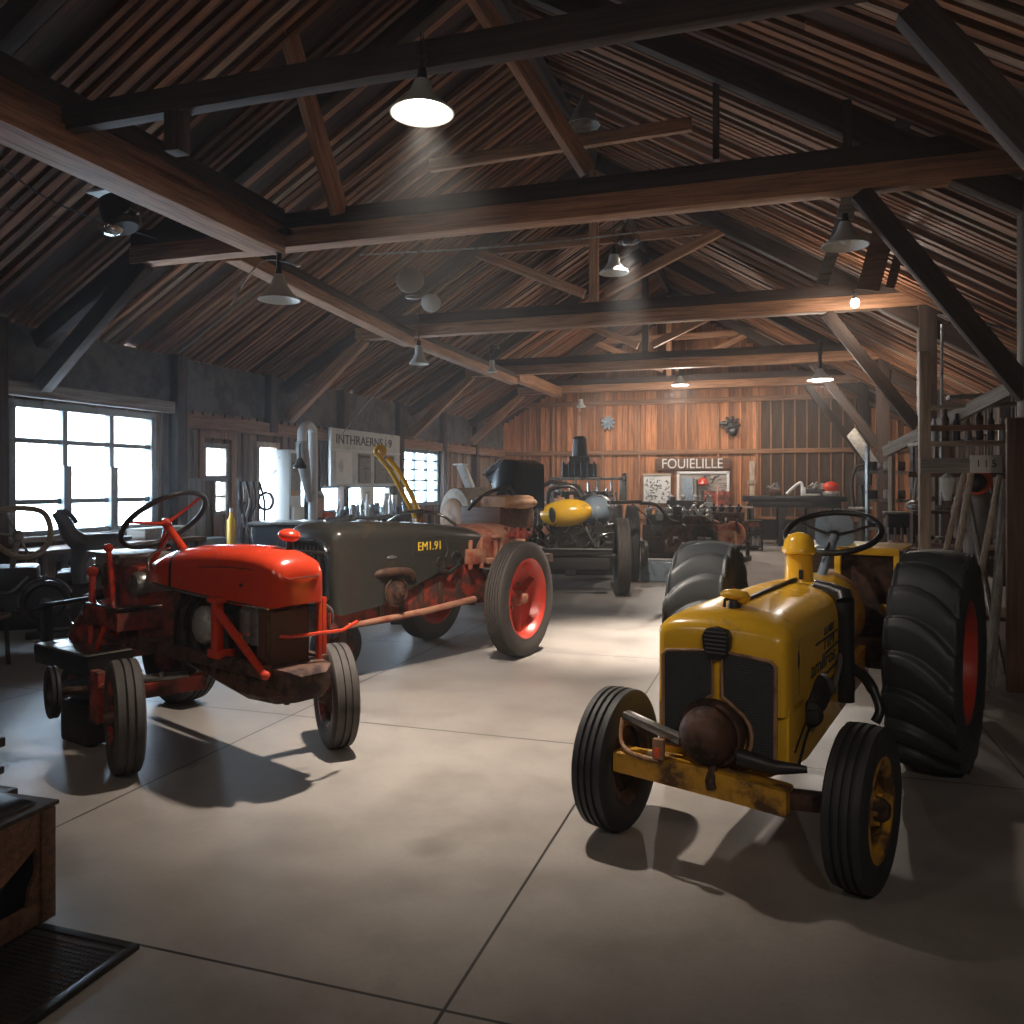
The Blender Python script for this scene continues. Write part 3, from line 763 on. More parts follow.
m.build('hood_edge', M['chrome'], hood)
m = MB()
for s in (-1, 1): m.tube([(xc + s * .095, -.645, 1.10), (xc + s * .145, -.6, 1.128), (xc + s * .1735, -.4, 1.14), (xc + s * .1745, -.2, 1.14), (xc + s * .1745, 0.1, 1.12)], .004, 5)
m.tube([(xc - .095, -.645, 1.10), (xc, -.65, 1.10), (xc + .095, -.645, 1.10)], .004, 5); m.build('hood_seam', M['red_dirty'], hood)
r0 = hood_ring(.42, xc, .1735, .98, 1.085, 1.214, 16, 2.4); r1 = hood_ring(.45, xc, .173, .98, 1.082, 1.211, 16, 2.4)
m = MB(); m.loft([r0, r1], False, False); m.build('hood_band', M['black'], hood)
m = MB(); m.box((xc - .173, -.33, 1.05), (.006, .03, .02), None, .003); m.build('hood_latch', M['iron'], hood)
# bright rear cowl
m = MB(); rings = []
for y, w, zs, zc, zb in ((.74, .165, 1.0, 1.1, .97), (.84, .15, .97, 1.06, .9), (.9, .11, .95, 1.02, .9)): rings.append(hood_ring(y, xc, w, zb, zs, zc, 12, 2.3))
m.loft(rings); m.build('cowl', M['steel'], T)
m = MB(); m.lathe([(0, .075), (.04, .075), (.06, .06), (.06, 0)], Matrix.Translation((xc - .16, .8, .97)) @ Matrix.Rotation(R(180), 4, 'Z'), 20); m.build('gauge', M['steel'], T)
# filler cap
m = MB(); m.cyl((.06, -.42, 1.23), (.06, -.42, 1.285), .02, .014, 12); cp = m.build('filler_neck', M['iron'], T)
m = MB(); m.ell((.06, -.42, 1.31), (.062, .062, .036), Matrix.Rotation(R(12), 3, 'X')); m.build('filler_cap', M['red'], cp)
# engine
m = MB(); m.box((xc, .1, .72), (.26, .78, .3), None, .03); m.box((xc, .12, .9), (.2, .7, .12), None, .02)
for k in range(4): m.cyl((xc - .14, -.15 + k * .16, .86), (xc - .14, -.15 + k * .16, .62), .035, .04, 10)
for k in range(5): m.tube(smooth_pts([(xc - .12, -.1 + k * .12, .93), (xc - .19, -.08 + k * .1, .86), (xc - .15, .02 + k * .1, .72)], 5), .008, 6)
eng = m.build('engine_block', M['iron'], T)
m = MB(); m.lathe([(0, 0), (0, .085), (.02, .105), (.06, .108), (.08, .095), (.105, .04), (.11, 0)], Matrix.Translation((xc - .14, .0, .80)) @ Matrix.Rotation(R(180), 4, 'Z'), 30); m.build('air_cleaner', M['alu'], eng)
m = MB(); m.box((xc - .2, -.14, .80), (.05, .06, .3), None, .012); m.box((xc - .2, -.14, .955), (.07, .1, .03), None, .006); m.box((xc - .16, -.14, .66), (.14, .12, .05), None, .012); m.build('engine_bracket', M['red'], T)
m = MB(); m.tube([(xc - .23, -.2, .90), (xc - .22, -.62, .62)], [.025, .02], 12); m.ell((xc - .22, -.63, .615), (.025, .025, .025)); m.build('brace_rod', M['red'], T)
m = MB(); m.tube([(xc - .2, -.28, .79), (xc - .05, -.6, .785), (.22, -.68, .79), (.34, -.66, .82)], .011, 8); m.build('steering_rod', M['red'], T)
m = MB()
for dy in (0, .10): m.lathe([(0, .0), (0, .058), (.17, .058), (.18, .045), (.2, .045), (.21, .02), (.22, 0)], Matrix.Translation((xc - .12, -.34 - dy, .74)) @ Matrix.Rotation(R(-90), 4, 'Y'), 20)
m.build('filter_canister', M['steel'], eng)
# radiator and front posts
m = MB(); m.box((xc - .02, -.50, .76), (.27, .09, .36), None, .01); rad = m.build('radiator', M['rust'], T)
m = MB(); m.box((xc - .02, -.547, .76), (.23, .01, .32)); m.box((xc - .157, -.50, .76), (.01, .07, .32)); m.build('radiator_core', M['brownmesh'], rad)
m = MB(); m.box((.135, -.585, .77), (.026, .03, .4), None, .005); m.box((.18, -.565, .74), (.026, .03, .46), None, .005); m.box((.155, -.575, .565), (.075, .035, .04), None, .004); m.build('grille_post', M['red'], T)
m = MB(); m.tube(smooth_pts([(.23, -.5, .92), (.27, -.52, .88), (.28, -.52, .8)]), .008, 6); m.build('hose', M['steel'], T)
# pan / chassis
m = MB(); rings = []
for y, w, zt, zb in ((-.74, .08, .60, .53), (-.70, .14, .63, .46), (-.55, .17, .64, .43), (-.3, .18, .63, .42), (0, .17, .62, .46), (.3, .15, .62, .50), (.8, .14, .62, .52)):
    rings.append([(xc - w, y, zt), (xc - w * .95, y, zb + .05), (xc - w * .6, y, zb), (xc + w * .6, y, zb), (xc + w * .95, y, zb + .05), (xc + w, y, zt)])
m.loft(rings); pan = m.build('oil_pan', M['rust'], T)
m = MB()
for s in (-1, 1):
    m.bar((xc + s * .18, -.6, .62), (xc + s * .20, .9, .60), .05, .07, .008)
    for k in range(7): m.cyl((xc + s * .19, -.6 + k * .1, .55), (xc + s * .165, -.6 + k * .1, .55), .014, .014, 8)
m.cyl((xc, -.5, .43), (xc, -.5, .40), .02, .015, 8); m.build('chassis_rail', M['rust'], T)
# front axle
m = MB(); m.bar((-.15, .08, .47), (-.5, .26, .44), .09, .085, .012); m.build('axle_arm', M['red_dirty'], T)
m = MB(); m.bar((.1, -.2, .45), (.52, -.265, .43), .07, .07, .012); ax = m.build('front_axle', M['red_dirty'], T)
m = MB(); m.bar((.32, -.25, .44), (.45, -.262, .435), .085, .09, .012); m.build('axle_sleeve', M['red'], ax)
m = MB(); m.box((-.33, .2, .505), (.24, .12, .02), R(-27), .004); m.cyl((-.37, .17, .5), (-.37, .17, .54), .02, .015, 10); m.build('axle_plate', M['steel'], ax)
for s, cc in ((-1, (-.53, .275, .312)), (1, (.505, -.26, .312))):
    ty = make_tyre('front_tire', T, cc, .31, .155, .2, M['rubberbrown'], -18 if s < 0 else -24, 3)
    make_rim(ty, .2, .155, M['red_dirty'], -1, .5, .05, .06, 6, M['rust'])
# steering
steering_wheel(T, (.0, .86, 1.36), .28, -40, M['black'], M['red'], .018, 3, -60, 'X', 15)
m = MB(); m.tube([(.0, .56, 1.15), (.0, .83, 1.33)], .025, 12); m.tube([(.02, .80, 1.30), (.02, 1.05, 1.08)], .015, 8); m.build('steering_column', M['red'], T)
m = MB(); m.tube(smooth_pts([(-.16, .72, .98), (-.13, .8, 1.13), (0, .78, 1.19)]), .008, 8); m.build('cowl_tube', M['chrome'], T)
# rear part: boxes, levers, steps
m = MB(); m.box((.0, 1.35, .98), (.3, .36, .26), None, .012); m.box((.0, 1.35, 1.12), (.36, .5, .025), None, .006); bx = m.build('battery_box', M['alu'], T)
m = MB(); m.box((-.16, 1.3, .98), (.03, .16, .14), None, .006); m.lathe([(0, .05), (.03, .05), (.04, .03), (.04, 0)], Matrix.Translation((-.16, 1.45, 1.0)) @ Matrix.Rotation(R(180), 4, 'Z'), 14); m.box((-.16, 1.46, .86), (.05, .14, .05), None, .008); m.build('box_fitting', M['chrome'], bx)
m = MB(); m.box((.0, 1.12, .82), (.34, .5, .5), None, .03); m.box((.02, 1.5, .62), (.36, .5, .42), None, .05); m.cyl((-.2, 1.15, .72), (-.28, 1.15, .72), .14, .12, 20); m.ell((-.1, 1.5, .55), (.2, .3, .2)); gb = m.build('gearbox', M['red_dirty'], T)
for p0, p1, r_ in (((-.22, 1.05, .62), (-.24, 1.12, 1.18), .018), ((-.25, 1.35, .5), (-.27, 1.28, 1.02), .022)):
    m = MB(); m.tube([p0, p1], r_, 8); m.ell(p1, (r_ * 1.6,) * 3); m.build('gear_lever', M['red'], T)
m = MB(); m.tube(smooth_pts([(-.3, 1.2, .45), (-.32, 1.05, .62), (-.3, .95, .8)]), .016, 8); m.tube(smooth_pts([(-.3, 1.3, .48), (-.33, 1.15, .5), (-.36, .95, .38)]), .014, 8); m.build('linkage', M['red'], T)
m = MB(); m.tube(smooth_pts([(-.24, 1.75, .72), (-.3, 1.5, .65), (-.3, 1.35, .8)]), .007, 6); m.tube(smooth_pts([(-.22, 1.3, .74), (-.3, 1.12, .7), (-.3, .95, .68)]), .007, 6); m.build('cable', M['chrome'], T)
m = MB(); rings = []
for y, z in ((.78, .80), (.95, .82), (1.15, .81), (1.25, .78)): rings.append([(-.34, y, z), (-.34, y, z - .11), (-.06, y, z - .12), (-.06, y, z)])
m.loft(rings); m.build('step_box', M['red_dirty'], T); m = MB(); m.box((-.2, 1.0, .825), (.28, .46, .016), None, .004); m.build('step_plate', M['chrome'], T)
m = MB(); m.bar((-.12, 1.35, .84), (-.25, 1.95, .74), .16, .03, .008); m.bar((-.25, 1.95, .75), (-.3, 2.1, .68), .14, .03, .008); m.box((-.28, 2.0, .58), (.05, .12, .3), None, .02); m.build('fender', M['black'], T)
m = MB(); m.tube(circ(.055, 16, (-.33, 2.0, .42), 0), .014, 8, closed=True); m.build('tow_ring', M['black'], T)
m = MB(); m.box((-.3, 1.35, .46), (.3, .7, .12), R(4), .01); m.build('running_board', M['black'], T); m = MB(); m.box((-.31, 1.33, .528), (.3, .66, .014), R(4), .003); m.build('tread_plate', M['steel'], T)
m = MB(); m.box((-.4, 1.0, .33), (.26, .44, .05), R(8), .01); m.box((-.44, .98, .14), (.16, .3, .26), R(8), .03); m.build('lower_step', M['iron'], T)
m = MB(); m.box((-.52, .62, .36), (.06, .12, .3), None, .015); m.tube([(-.4, .5, .4), (-.53, .58, .42)], .03); m.build('spindle', M['red_dirty'], T)
for p, r_, rz in (((-.70, .80, .39), .15, -12),):
    ty = make_tyre('side_wheel', T, p, r_, .055, .1, M['rubber'], rz, 2, seg=36)
    m = MB(); m.lathe([(-.02, .1), (.015, .09), (.02, .03), (.03, 0)], None, 20); m.build('wheel_disc', M['iron'], ty)
m = MB(); m.tube([(-.55, .68, .4), (-.7, .79, .39)], .022, 8); m.build('side_axle', M['rust'], T)
for s in (1,):
    ty = make_tyre('rear_tire', T, (.42, 1.45, .42), .42, .22, .24, M['rubber'], 0, 4); make_rim(ty, .24, .22, M['red_dirty'], 1, .5, .06, .06)
ty = make_tyre('rear_tire', T, (-.24, 1.5, .2), .2, .16, .11, M['rubber'], 0, 3); make_rim(ty, .11, .16, M['red_dirty'], -1, .5, .03, .03)
# ------------------------------------------------------------------ dark open tractor
T = thing('dark_tractor', 'long dark olive vintage tractor with yellow lettering and red disc wheels', 'tractor', (-3.63, 5.82, 0), R(-24.3))
m = MB(); rings = []
for y, w, zb, zs, zc in ((-.05, .34, .62, 1.12, 1.2), (-.03, .39, .58, 1.14, 1.25), (.03, .41, .56, 1.15, 1.275), (.4, .41, .60, 1.14, 1.275), (.75, .405, .72, 1.12, 1.265), (1.0, .40, .80, 1.09, 1.25), (1.25, .39, .88, 1.07, 1.225), (1.5, .375, .98, 1.05, 1.2), (1.66, .33, 1.02, 1.06, 1.16)):
    rings.append(hood_ring(y, .41 - w * .83 - (.41 - w) , w * .83, zb, zs, zc, 16, 3.0))
m.loft(rings); hood = m.build('hood', M['olive'], T, ang=50)
m = MB(); m.prism([(x, z) for x, z in rrect(.52, .52, .14, 5, .07, .87)], 1, -.075, -.045); g = m.build('radiator', M['black'], T)
m = MB(); m.tube([(x, -.07, z) for x, z in rrect(.54, .54, .15, 6, .07, .87)], .022, 8, closed=True); m.build('radiator_shell', M['blueblack'], g)
m = MB()
for k in range(9): m.tube([(-.15 + k * .055, -.085, .64), (-.15 + k * .055, -.085, 1.1)], .006, 5)
for k in range(4): m.ell((.05 + .06 * k, -.09, .75 + .05 * k), (.03, .02, .05))
m.build('radiator_tube', M['iron'], g)
m = MB(); m.bar((-.1, -.17, 1.06), (.44, -.15, 1.06), .05, .025, .006); m.bar((.36, -.15, 1.05), (.36, -.15, .5), .03, .03, .005); m.build('front_bracket', M['iron'], T)
m = MB(); m.tube(smooth_pts([(.22, -.16, .82), (.27, -.17, .9), (.29, -.16, .97)]), .006, 6); m.build('cable', M['steel'], T)
# side panel outline, plate, lettering
xs = .412
m = MB(); m.prism(rrect(.34, .16, .03, 4, .94, 1.06), 0, xs - .015, xs - .006); m.build('name_plate', M['olive'], hood)
Ms = Matrix(((0, 0, 1, xs - .004), (1, 0, 0, 0), (0, 1, 0, 0), (0, 0, 0, 1)))
text_mesh('EM1.91', .105, .002, M['yellowink'], 'side_lettering', hood, Matrix.Translation((0, .94, 1.055)) @ Ms, 0, .9)
m = MB(); m.ell((.41, .52, .985), (.008, .05, .017)); m.build('side_badge', M['steel'], hood)
m = MB(); m.tube([(xs - .004, 1.14, 1.13), (xs - .01, 1.16, 1.0), (xs - .012, 1.1, .9)], .006, 6); m.tube([(xs - .002, .75, 1.13), (xs - .002, .75, .98)], .004, 5); m.build('panel_bead', M['olive'], hood)
m = MB()
for y, z, r_ in ((1.08, .90, .05), (1.26, .93, .05)): m.lathe([(.0, r_ * 1.3), (.02, r_ * 1.2), (.02, r_ * .8), (-.03, r_ * .7), (-.03, 0)], Matrix.Translation((.395, y, z)), 20)
m.tube([(.41, 1.02, .85), (.42, 1.16, .81), (.41, 1.3, .88)], .02, 8); m.build('exhaust_port', M['iron'], hood)
m = MB(); m.tube(smooth_pts([(.34, .3, .84), (.43, .45, .87), (.43, .66, .86), (.40, .75, .8)]), [.035] * 18 + [.03], 10); m.build('side_guard', M['rust'], T)
m = MB(); m.lathe([(-.1, .0), (-.1, .09), (0, .11), (.03, .10), (.04, .06), (.08, .05), (.09, .025), (.11, .02), (.11, 0)], Matrix.Translation((.40, .55, .70)), 24); m.tube(circ(.115, 20, (.43, .55, .70), 0), .01, 6, closed=True); m.build('side_hub', M['rust'], T)
# chassis
for s in (-1, 1):
    m = MB(); m.prism([(-.05, .46), (-.05, .58), (.5, .66), (1.2, .80), (1.6, .90), (1.75, .6), (1.6, .52), (.6, .44)], 0, s * .33 - .02, s * .33 + .02, .006); m.build('chassis_side', M['red_dirty'], T)
    m = MB(); m.tube([(s * .38, .1, .47), (s * .40, .9, .50), (s * .39, 1.5, .54)], [.022, .028, .03], 10); m.build('side_rod', M['tanred'], T)
m = MB(); m.box((0, .8, .62), (.6, 1.7, .3), None, .03); m.box((0, .35, .5), (.5, .9, .18), None, .04)
for k in range(5): m.box((.35, .45 + k * .22, .62), (.03, .05, .22), None, .006)
m.build('engine_block', M['rust'], T)
m = MB(); m.tube(circ(.05, 14, (.2, .08, .42), 1), .014, 8, closed=True); m.build('tow_ring', M['iron'], T)
# rear cowl and machinery
m = MB(); rings = []
for y, w, zb, zs, zc in ((1.55, .36, .9, 1.0, 1.15), (1.8, .36, .8, 1.02, 1.2), (2.1, .33, .75, 1.03, 1.2), (2.35, .26, .8, 1.0, 1.15)): rings.append(hood_ring(y, 0, w, zb, zs, zc, 14, 2.6))
m.loft(rings); m.build('rear_cowl', M['tanred'], T, ang=50)
m = MB(); m.box((.4, 1.5, .93), (.08, .22, .14), None, .02); m.box((.42, 1.72, .88), (.06, .2, .05), None, .012)
for y in (1.42, 1.56, 1.75, 1.82): m.cyl((.42, y, .82), (.42, y, 1.08), .022, .022, 10)
m.ell((.42, 1.75, 1.1), (.05, .06, .03)); m.build('side_valve', M['tanred'], T)
m = MB(); m.box((.38, 2.1, 1.1), (.3, .1, .07), None, .02)
for k in range(4): m.cyl((.27 + k * .08, 2.05, 1.08), (.27 + k * .08, 2.05, 1.17), .03, .02, 10)
m.build('valve_block', M['red_dirty'], T)
m = MB(); m.cyl((-.55, 1.87, .53), (.58, 1.87, .53), .055, .055, 18); m.box((0, 1.87, .6), (.5, .3, .3), None, .05); m.box((.36, 1.72, .52), (.05, .1, .34), None, .01); m.cyl((.42, 1.86, .53), (.52, 1.86, .53), .075, .07, 16); m.build('rear_axle', M['red_dirty'], T)
for s in (-1, 1):
    ty = make_tyre('rear_tire', T, (s * .62, 1.87, .53), .53, .2, .37, M['rubberbrown'], 14, 6)
    m = MB(); f = 1
    m.lathe([(-.08, .375), (-.08, .36), (-.02, .345), (.06, .36), (.085, .375), (.09, .36), (.07, .34), (.03, .325), (-.03, .30), (-.055, .16), (-.05, .1), (-.05, 0)], None, 44)
    for k in range(3):
        a = 2 * PI * k / 3 + .5
        m.loft([[(-.05, math.cos(a + d) * .07, math.sin(a + d) * .07) for d in (-.5, .5)] + [(.0, math.cos(a) * .07, math.sin(a) * .07)], [(-.035, math.cos(a + d * .3) * .31, math.sin(a + d * .3) * .31) for d in (-.5, .5)] + [(.01, math.cos(a) * .31, math.sin(a) * .31)]])
    rim = m.build('rim', M['redrim'], ty)
    m = MB(); m.lathe([(-.05, .075), (.0, .07), (.03, .05), (.06, .045), (.07, .02), (.07, 0)], None, 20)
    for k in range(5): m.cyl((-.05, math.cos(k * 1.257) * .13, math.sin(k * 1.257) * .13), (-.02, math.cos(k * 1.257) * .13, math.sin(k * 1.257) * .13), .018, .016, 6)
    m.build('hub_cap', M['tanred'], ty)
# single front wheel under the nose
ty = make_tyre('front_tire', T, (-.06, .3, .23), .23, .13, .14, M['rubber'], 0, 3, seg=36); make_rim(ty, .14, .13, M['red_dirty'], 1, .5, .04, .04)
m = MB(); m.bar((-.06, .3, .23), (.04, .3, .23), .03, .03); m.bar((.03, .3, .2), (.03, .3, .5), .03, .06, .006); m.box((.0, .3, .47), (.14, .12, .04)); m.build('front_fork', M['rust'], T)
# windscreen rail, seat box and folded hood
m = MB(); m.tube(smooth_pts([(-.35, 1.1, 1.24), (-.1, 1.1, 1.33), (.25, 1.15, 1.33), (.36, 1.3, 1.22)]), .014, 8); m.build('windscreen_rail', M['chrome'], T)
m = MB(); m.box((-.13, 2.35, 1.25), (.56, .5, .22), None, .012); sb = m.build('seat_box', M['bench'], T)
m = MB(); m.box((-.43, 2.3, 1.28), (.02, .04, .28), None, .004); m.build('corner_post', M['steel'], sb)
m = MB(); m.box((-.03, 2.35, 1.41), (.46, .46, .13), None, .055); m.ell((.22, 2.35, 1.40), (.1, .2, .06)); m.build('seat_cushion', M['leather'], sb)
m = MB(); m.tube(smooth_pts([(-.3, 2.1, 1.33), (-.18, 2.12, 1.43), (-.05, 2.2, 1.52), (.1, 2.3, 1.57)]), .02, 10); m.tube(smooth_pts([(-.13, 2.3, 1.45), (-.02, 2.4, 1.55), (.06, 2.42, 1.48)]), .012, 8); m.build('hand_lever', M['black'], T)
m = MB(); rings = []
for x, pts in ((-.50, [(2.55, 1.68), (2.6, 1.74), (2.95, 1.72), (2.98, 1.63)]), (-.34, [(2.5, 1.56), (2.55, 1.79), (3.0, 1.79), (3.05, 1.54)]), (-.18, [(2.5, 1.40), (2.5, 1.85), (3.0, 1.85), (3.0, 1.36)]), (-.05, [(2.52, 1.30), (2.55, 1.83), (3.0, 1.8), (3.0, 1.3)]), (.0, [(2.6, 1.32), (2.6, 1.78), (2.95, 1.74), (2.95, 1.32)])):
    rings.append([(x, y, z) for y, z in pts])
m.loft(rings); top = m.build('folded_hood', M['blueblack'], T, ang=25)
m = MB(); m.tube([(-.51, 2.53, 1.69), (-.34, 2.49, 1.78), (-.18, 2.47, 1.85)], .014, 8); m.ell((-.11, 2.49, 1.46), (.03, .03, .03)); m.build('hood_fitting', M['steel'], top)
m = MB(); m.bar((-.1, 2.75, .75), (-.1, 2.75, 1.44), .05, .05); m.bar((-.1, 2.5, .85), (-.1, 2.5, 1.16), .3, .3); m.bar((-.1, 2.2, .82), (.1, 2.85, .82), .3, .08); m.build('rear_frame', M['rust'], T)

# ------------------------------------------------------------------ third tractor with the yellow tank
T = thing('racing_tractor', 'stripped black tractor chassis with yellow oval tank and narrow tall tyres', 'tractor', (-2.86, 11.45, 0), R(11))
m = MB()
for s in (-1, 1): m.bar((s * .36, -.1, .62), (s * .36, 2.4, .66), .08, .1, .01)
m.bar((-.66, -.1, .62), (.6, -.1, .62), .06, .08, .01); m.bar((-.62, -.16, .46), (.56, -.16, .46), .06, .16, .012); m.bar((-.4, 1.2, .6), (.4, 1.2, .6), .08, .08)
m.box((0, -.1, .34), (.14, .12, .12), None, .02); m.build('chassis_frame', M['iron'], T)
m = MB(); m.bar((-.64, -.15, .665), (.6, -.15, .665), .03, .02, .004); m.build('front_bar', M['steel'], T)
rg = random.Random(5)
m = MB(); m.box((0, .45, .78), (.6, .9, .42), None, .03)
for k in range(26):
    x, z = rg.uniform(-.6, .5), rg.uniform(.62, 1.02); m.cyl((x, rg.uniform(-.12, .1), z), (x + rg.uniform(-.12, .12), .25, z + rg.uniform(-.15, .15)), rg.uniform(.015, .05), None, 8)
for k in range(5): m.tube(circ(.07 + .01 * k, 14, (-.5 + k * .22, -.06, .78), 1), .016, 6, closed=True)
eng = m.build('engine_block', M['iron'], T)
m = MB()
for k in range(12):
    x, z = rg.uniform(-.55, .5), rg.uniform(.66, 1.0); m.tube(smooth_pts([(x, -.12, z), (x + .06, -.16, z + .05), (x + rg.uniform(-.1, .2), -.1, z + rg.uniform(.05, .16))], 4), rg.uniform(.007, .013), 6)
m.tube(smooth_pts([(.22, -.14, .98), (.3, -.18, .82), (.36, -.16, .76)]), .022, 8); m.tube(smooth_pts([(.3, -.12, .78), (.45, -.14, .87), (.62, -.1, .9)]), .012, 8); m.build('engine_pipe', M['chrome'], eng)
m = MB(); m.ell((0, 0, 0), (.38, .25, .2)); t = m.build('yellow_tank', M['yellow'], T, loc=(-.06, -.02, 1.17), rot=(0, R(-7), R(-6)))
m = MB(); m.ell((-.16, -.242, .0), (.05, .02, .11)); m.build('tank_opening', M['black'], t)
m = MB(); m.lathe([(0, .08), (.05, .08), (.06, .06), (.06, .03), (.09, .03), (.1, 0)], Matrix.Translation((-.08, .02, .17)) @ Matrix.Rotation(R(-90), 4, 'Y'), 18); m.box((.1, .02, .2), (.06, .06, .1), None, .01); m.build('tank_cap', M['leather'], t)
m = MB(); m.ell((0, 0, 0), (.24, .42, .23)); m.build('grey_tank', M['bluegrey'], T, loc=(.38, .5, 1.2), ang=60)
m = MB(); m.tube(circ(.235, 24, (.30, .3, 1.2), 1, R(-70), R(120), False), .012, 6); m.build('tank_strap', M['black'], T)
m = MB(); m.tube([(-.55, .3, .7), (-.52, .3, 1.5), (-.3, .3, 1.62), (.1, .3, 1.55), (.2, .3, 1.35)], .03, 8); m.tube(smooth_pts([(-.35, .2, 1.3), (-.3, .2, 1.5), (0, .2, 1.55), (.15, .2, 1.4)]), .03, 8); m.build('roll_hoop', M['black'], T)
m = MB(); m.bar((.55, .1, 1.32), (1.0, .6, 1.32), .08, .05, .01); m.tube(smooth_pts([(1.0, .6, 1.3), (1.25, .7, 1.27), (1.45, .8, 1.05), (1.6, .9, 1.0)]), .025, 8); m.tube(smooth_pts([(.9, .6, 1.28), (1.1, .7, 1.1), (1.2, .7, .9)]), .012, 6); m.build('outrigger', M['iron'], T)
for s in (-1, 1):
    ty = make_tyre('front_tire', T, (s * .73, .1, .55), .55, .2, .36, M['rubberbrown'], 4, 5); make_rim(ty, .36, .2, M['iron'], s, .4, .06, .06, 6, M['steel'])
    ty = make_tyre('rear_tire', T, (s * .92, 1.75, .62), .62, .22, .4, M['rubber'], 0, 5); make_rim(ty, .4, .22, M['iron'], s, .4, .07, .1, 6, M['steel'])
m = MB(); m.cyl((-.7, .1, .55), (.7, .1, .55), .04, .04, 12); m.build('front_axle', M['iron'], T)
m = MB(); m.cyl((-.9, 1.75, .62), (.9, 1.75, .62), .05, .05, 12); m.lathe([(0, .2), (.05, .21), (.1, .18), (.12, 0)], Matrix.Translation((1.04, 1.2, .5)), 20); m.build('rear_axle', M['iron'], T)

# tall machine standing behind it
T = thing('steam_machine', 'tall dark machine with stepped tower rising behind the yellow tank', 'machine', (-3.3, 14.4, 0), R(8))
m = MB(); m.box((0, 0, .6), (1.25, .9, 1.2), None, .03); m.box((-.1, 0, 1.3), (.9, .7, .3), None, .02); body = m.build('machine_body', M['iron'], T)
m = MB(); m.box((.05, 0, 1.68), (1.35, .5, .05), None, .01)
for x in (-.6, -.2, .2, .62): m.box((x, -.2, 1.45), (.05, .05, .5), None, .01)
m.box((.68, -.1, 1.5), (.08, .4, .55), None, .02); m.build('machine_frame', M['steel'], T)
m = MB()
for k in range(14): m.cyl((-.5 + k * .08, -.3, 1.2), (-.5 + k * .08, -.3 + rg.uniform(-.05, .05), 1.2 + rg.uniform(.15, .42)), .022, .022, 8)
for k in range(7): m.ell((-.45 + k * .15, -.36, 1.38 + rg.uniform(-.1, .1)), (.05, .05, .05))
m.build('valve', M['steel'], body)
m = MB(); m.box((-.12, 0, 1.82), (.62, .4, .24), None, .02); m.box((-.12, 0, 2.0), (.36, .3, .16), None, .02); m.lathe([(0, .13), (.05, .14), (.3, .12), (.34, .13), (.38, .10), (.40, .0)], Matrix.Translation((-.12, 0, 2.05)) @ Matrix.Rotation(R(-90), 4, 'Y'), 18)
for k in range(6): m.cyl((-.4 + k * .11, -.21, 1.72), (-.4 + k * .11, -.21, 1.98), .02, .02, 8)
m.build('tower', M['black'], T)
m = MB(); m.tube([(-.12, 0, 2.4), (-.12, 0, 3.0)], .01, 6); m.build('vent_rod', M['steel'], T)

# cream tank with its white flue
T = thing('cream_tank', 'cream rounded tank with tan end standing behind the dark tractor', 'tank', at(462, 520, 11.0) * V((1, 1, 0)), R(-20))
m = MB(); m.lathe([(0, 0), (0, .30), (.04, .36), (.5, .38), (.58, .33), (.62, 0)], Matrix.Translation((.0, -.2, 1.17)) @ Matrix.Rotation(R(75), 4, 'Z'), 36); m.build('tank_shell', M['cream'], T)
m = MB(); m.lathe([(-.05, 0), (-.05, .22), (.0, .28), (.03, .28)], Matrix.Translation((.03, -.23, 1.12)) @ Matrix.Rotation(R(75), 4, 'Z'), 30); m.build('tank_end', M['leather'], T)
m = MB(); m.bar((.08, .1, 1.5), (-.06, .05, 1.84), .12, .1, .006); m.box((-.07, .05, 1.85), (.16, .13, .02)); m.build('flue', M['white'], T)
for p in ((-.25, -.1), (.25, -.1), (-.3, .5), (.2, .5)):
    m = MB(); m.box((p[0], p[1], .42), (.07, .07, .84)); m.build('leg', M['iron'], T)

# yellow hoist arm
p = at(416, 540, 9.6)
T = thing('engine_hoist', 'yellow curved hoist arm with ringed end rising beside the wall board', 'hoist', (p.x, p.y, 0), R(18))
m = MB(); m.box((0, 0, .04), (.5, .7, .08), None, .015); m.build('hoist_base', M['iron'], T)
m = MB(); m.bar((.02, 0, .08), (.02, 0, 1.3), .1, .1, .01); m.build('mast', M['yellow_dirty'], T)
m = MB()
for d in (-.04, .04): m.tube(smooth_pts([(.02 + d * .5, d, 1.2), (-.08 + d, d, 1.42), (-.24 + d, d, 1.72), (-.38 + d, d, 1.9)]), [.03] * 19, 8)
m.build('boom', M['yellow'], T)
m = MB(); m.tube(circ(.055, 18, (-.42, 0, 1.97), 1), .028, 8, closed=True); m.ell((-.42, 0, 1.97), (.03, .05, .03)); m.build('boom_ring', M['yellow'], T)
# ------------------------------------------------------------------ foreground left: crate and floor grating
T = thing('wooden_crate', 'brown wooden crate with a torn dark hole in its side standing on the grating', 'crate', (-2.845, 1.93, .021))
m = MB(); W, D, Hh = .62, .8, .40
m.box((0, 0, .012), (W, D, .024)); 
for s in (-1, 1): m.box((0, s * (D / 2 - .012), Hh / 2), (W, .024, Hh), None, .003)
m.box((-W / 2 + .012, 0, Hh / 2), (.024, D - .05, Hh), None, .003)
m.build('crate_body', M['crate'], T)
m = MB()
for s in (-1, 1): m.box((W / 2 + .006, s * (D / 2 - .03), Hh / 2), (.03, .06, Hh), None, .004)
m.box((W / 2 + .004, 0, Hh - .05), (.024, D - .12, .1), None, .004); m.box((W / 2 + .004, 0, .04), (.024, D - .12, .08), None, .004)
m.prism([(-.34, .31), (.34, .31), (.34, .285), (.315, .27), (.2, .20), (.08, .14), (-.34, .12)], 0, W / 2 - .006, W / 2 + .010); m.prism([(.34, .075), (.34, .285), (.325, .275), (.335, .2), (.30, .135), (.29, .075)], 0, W / 2 - .006, W / 2 + .010)
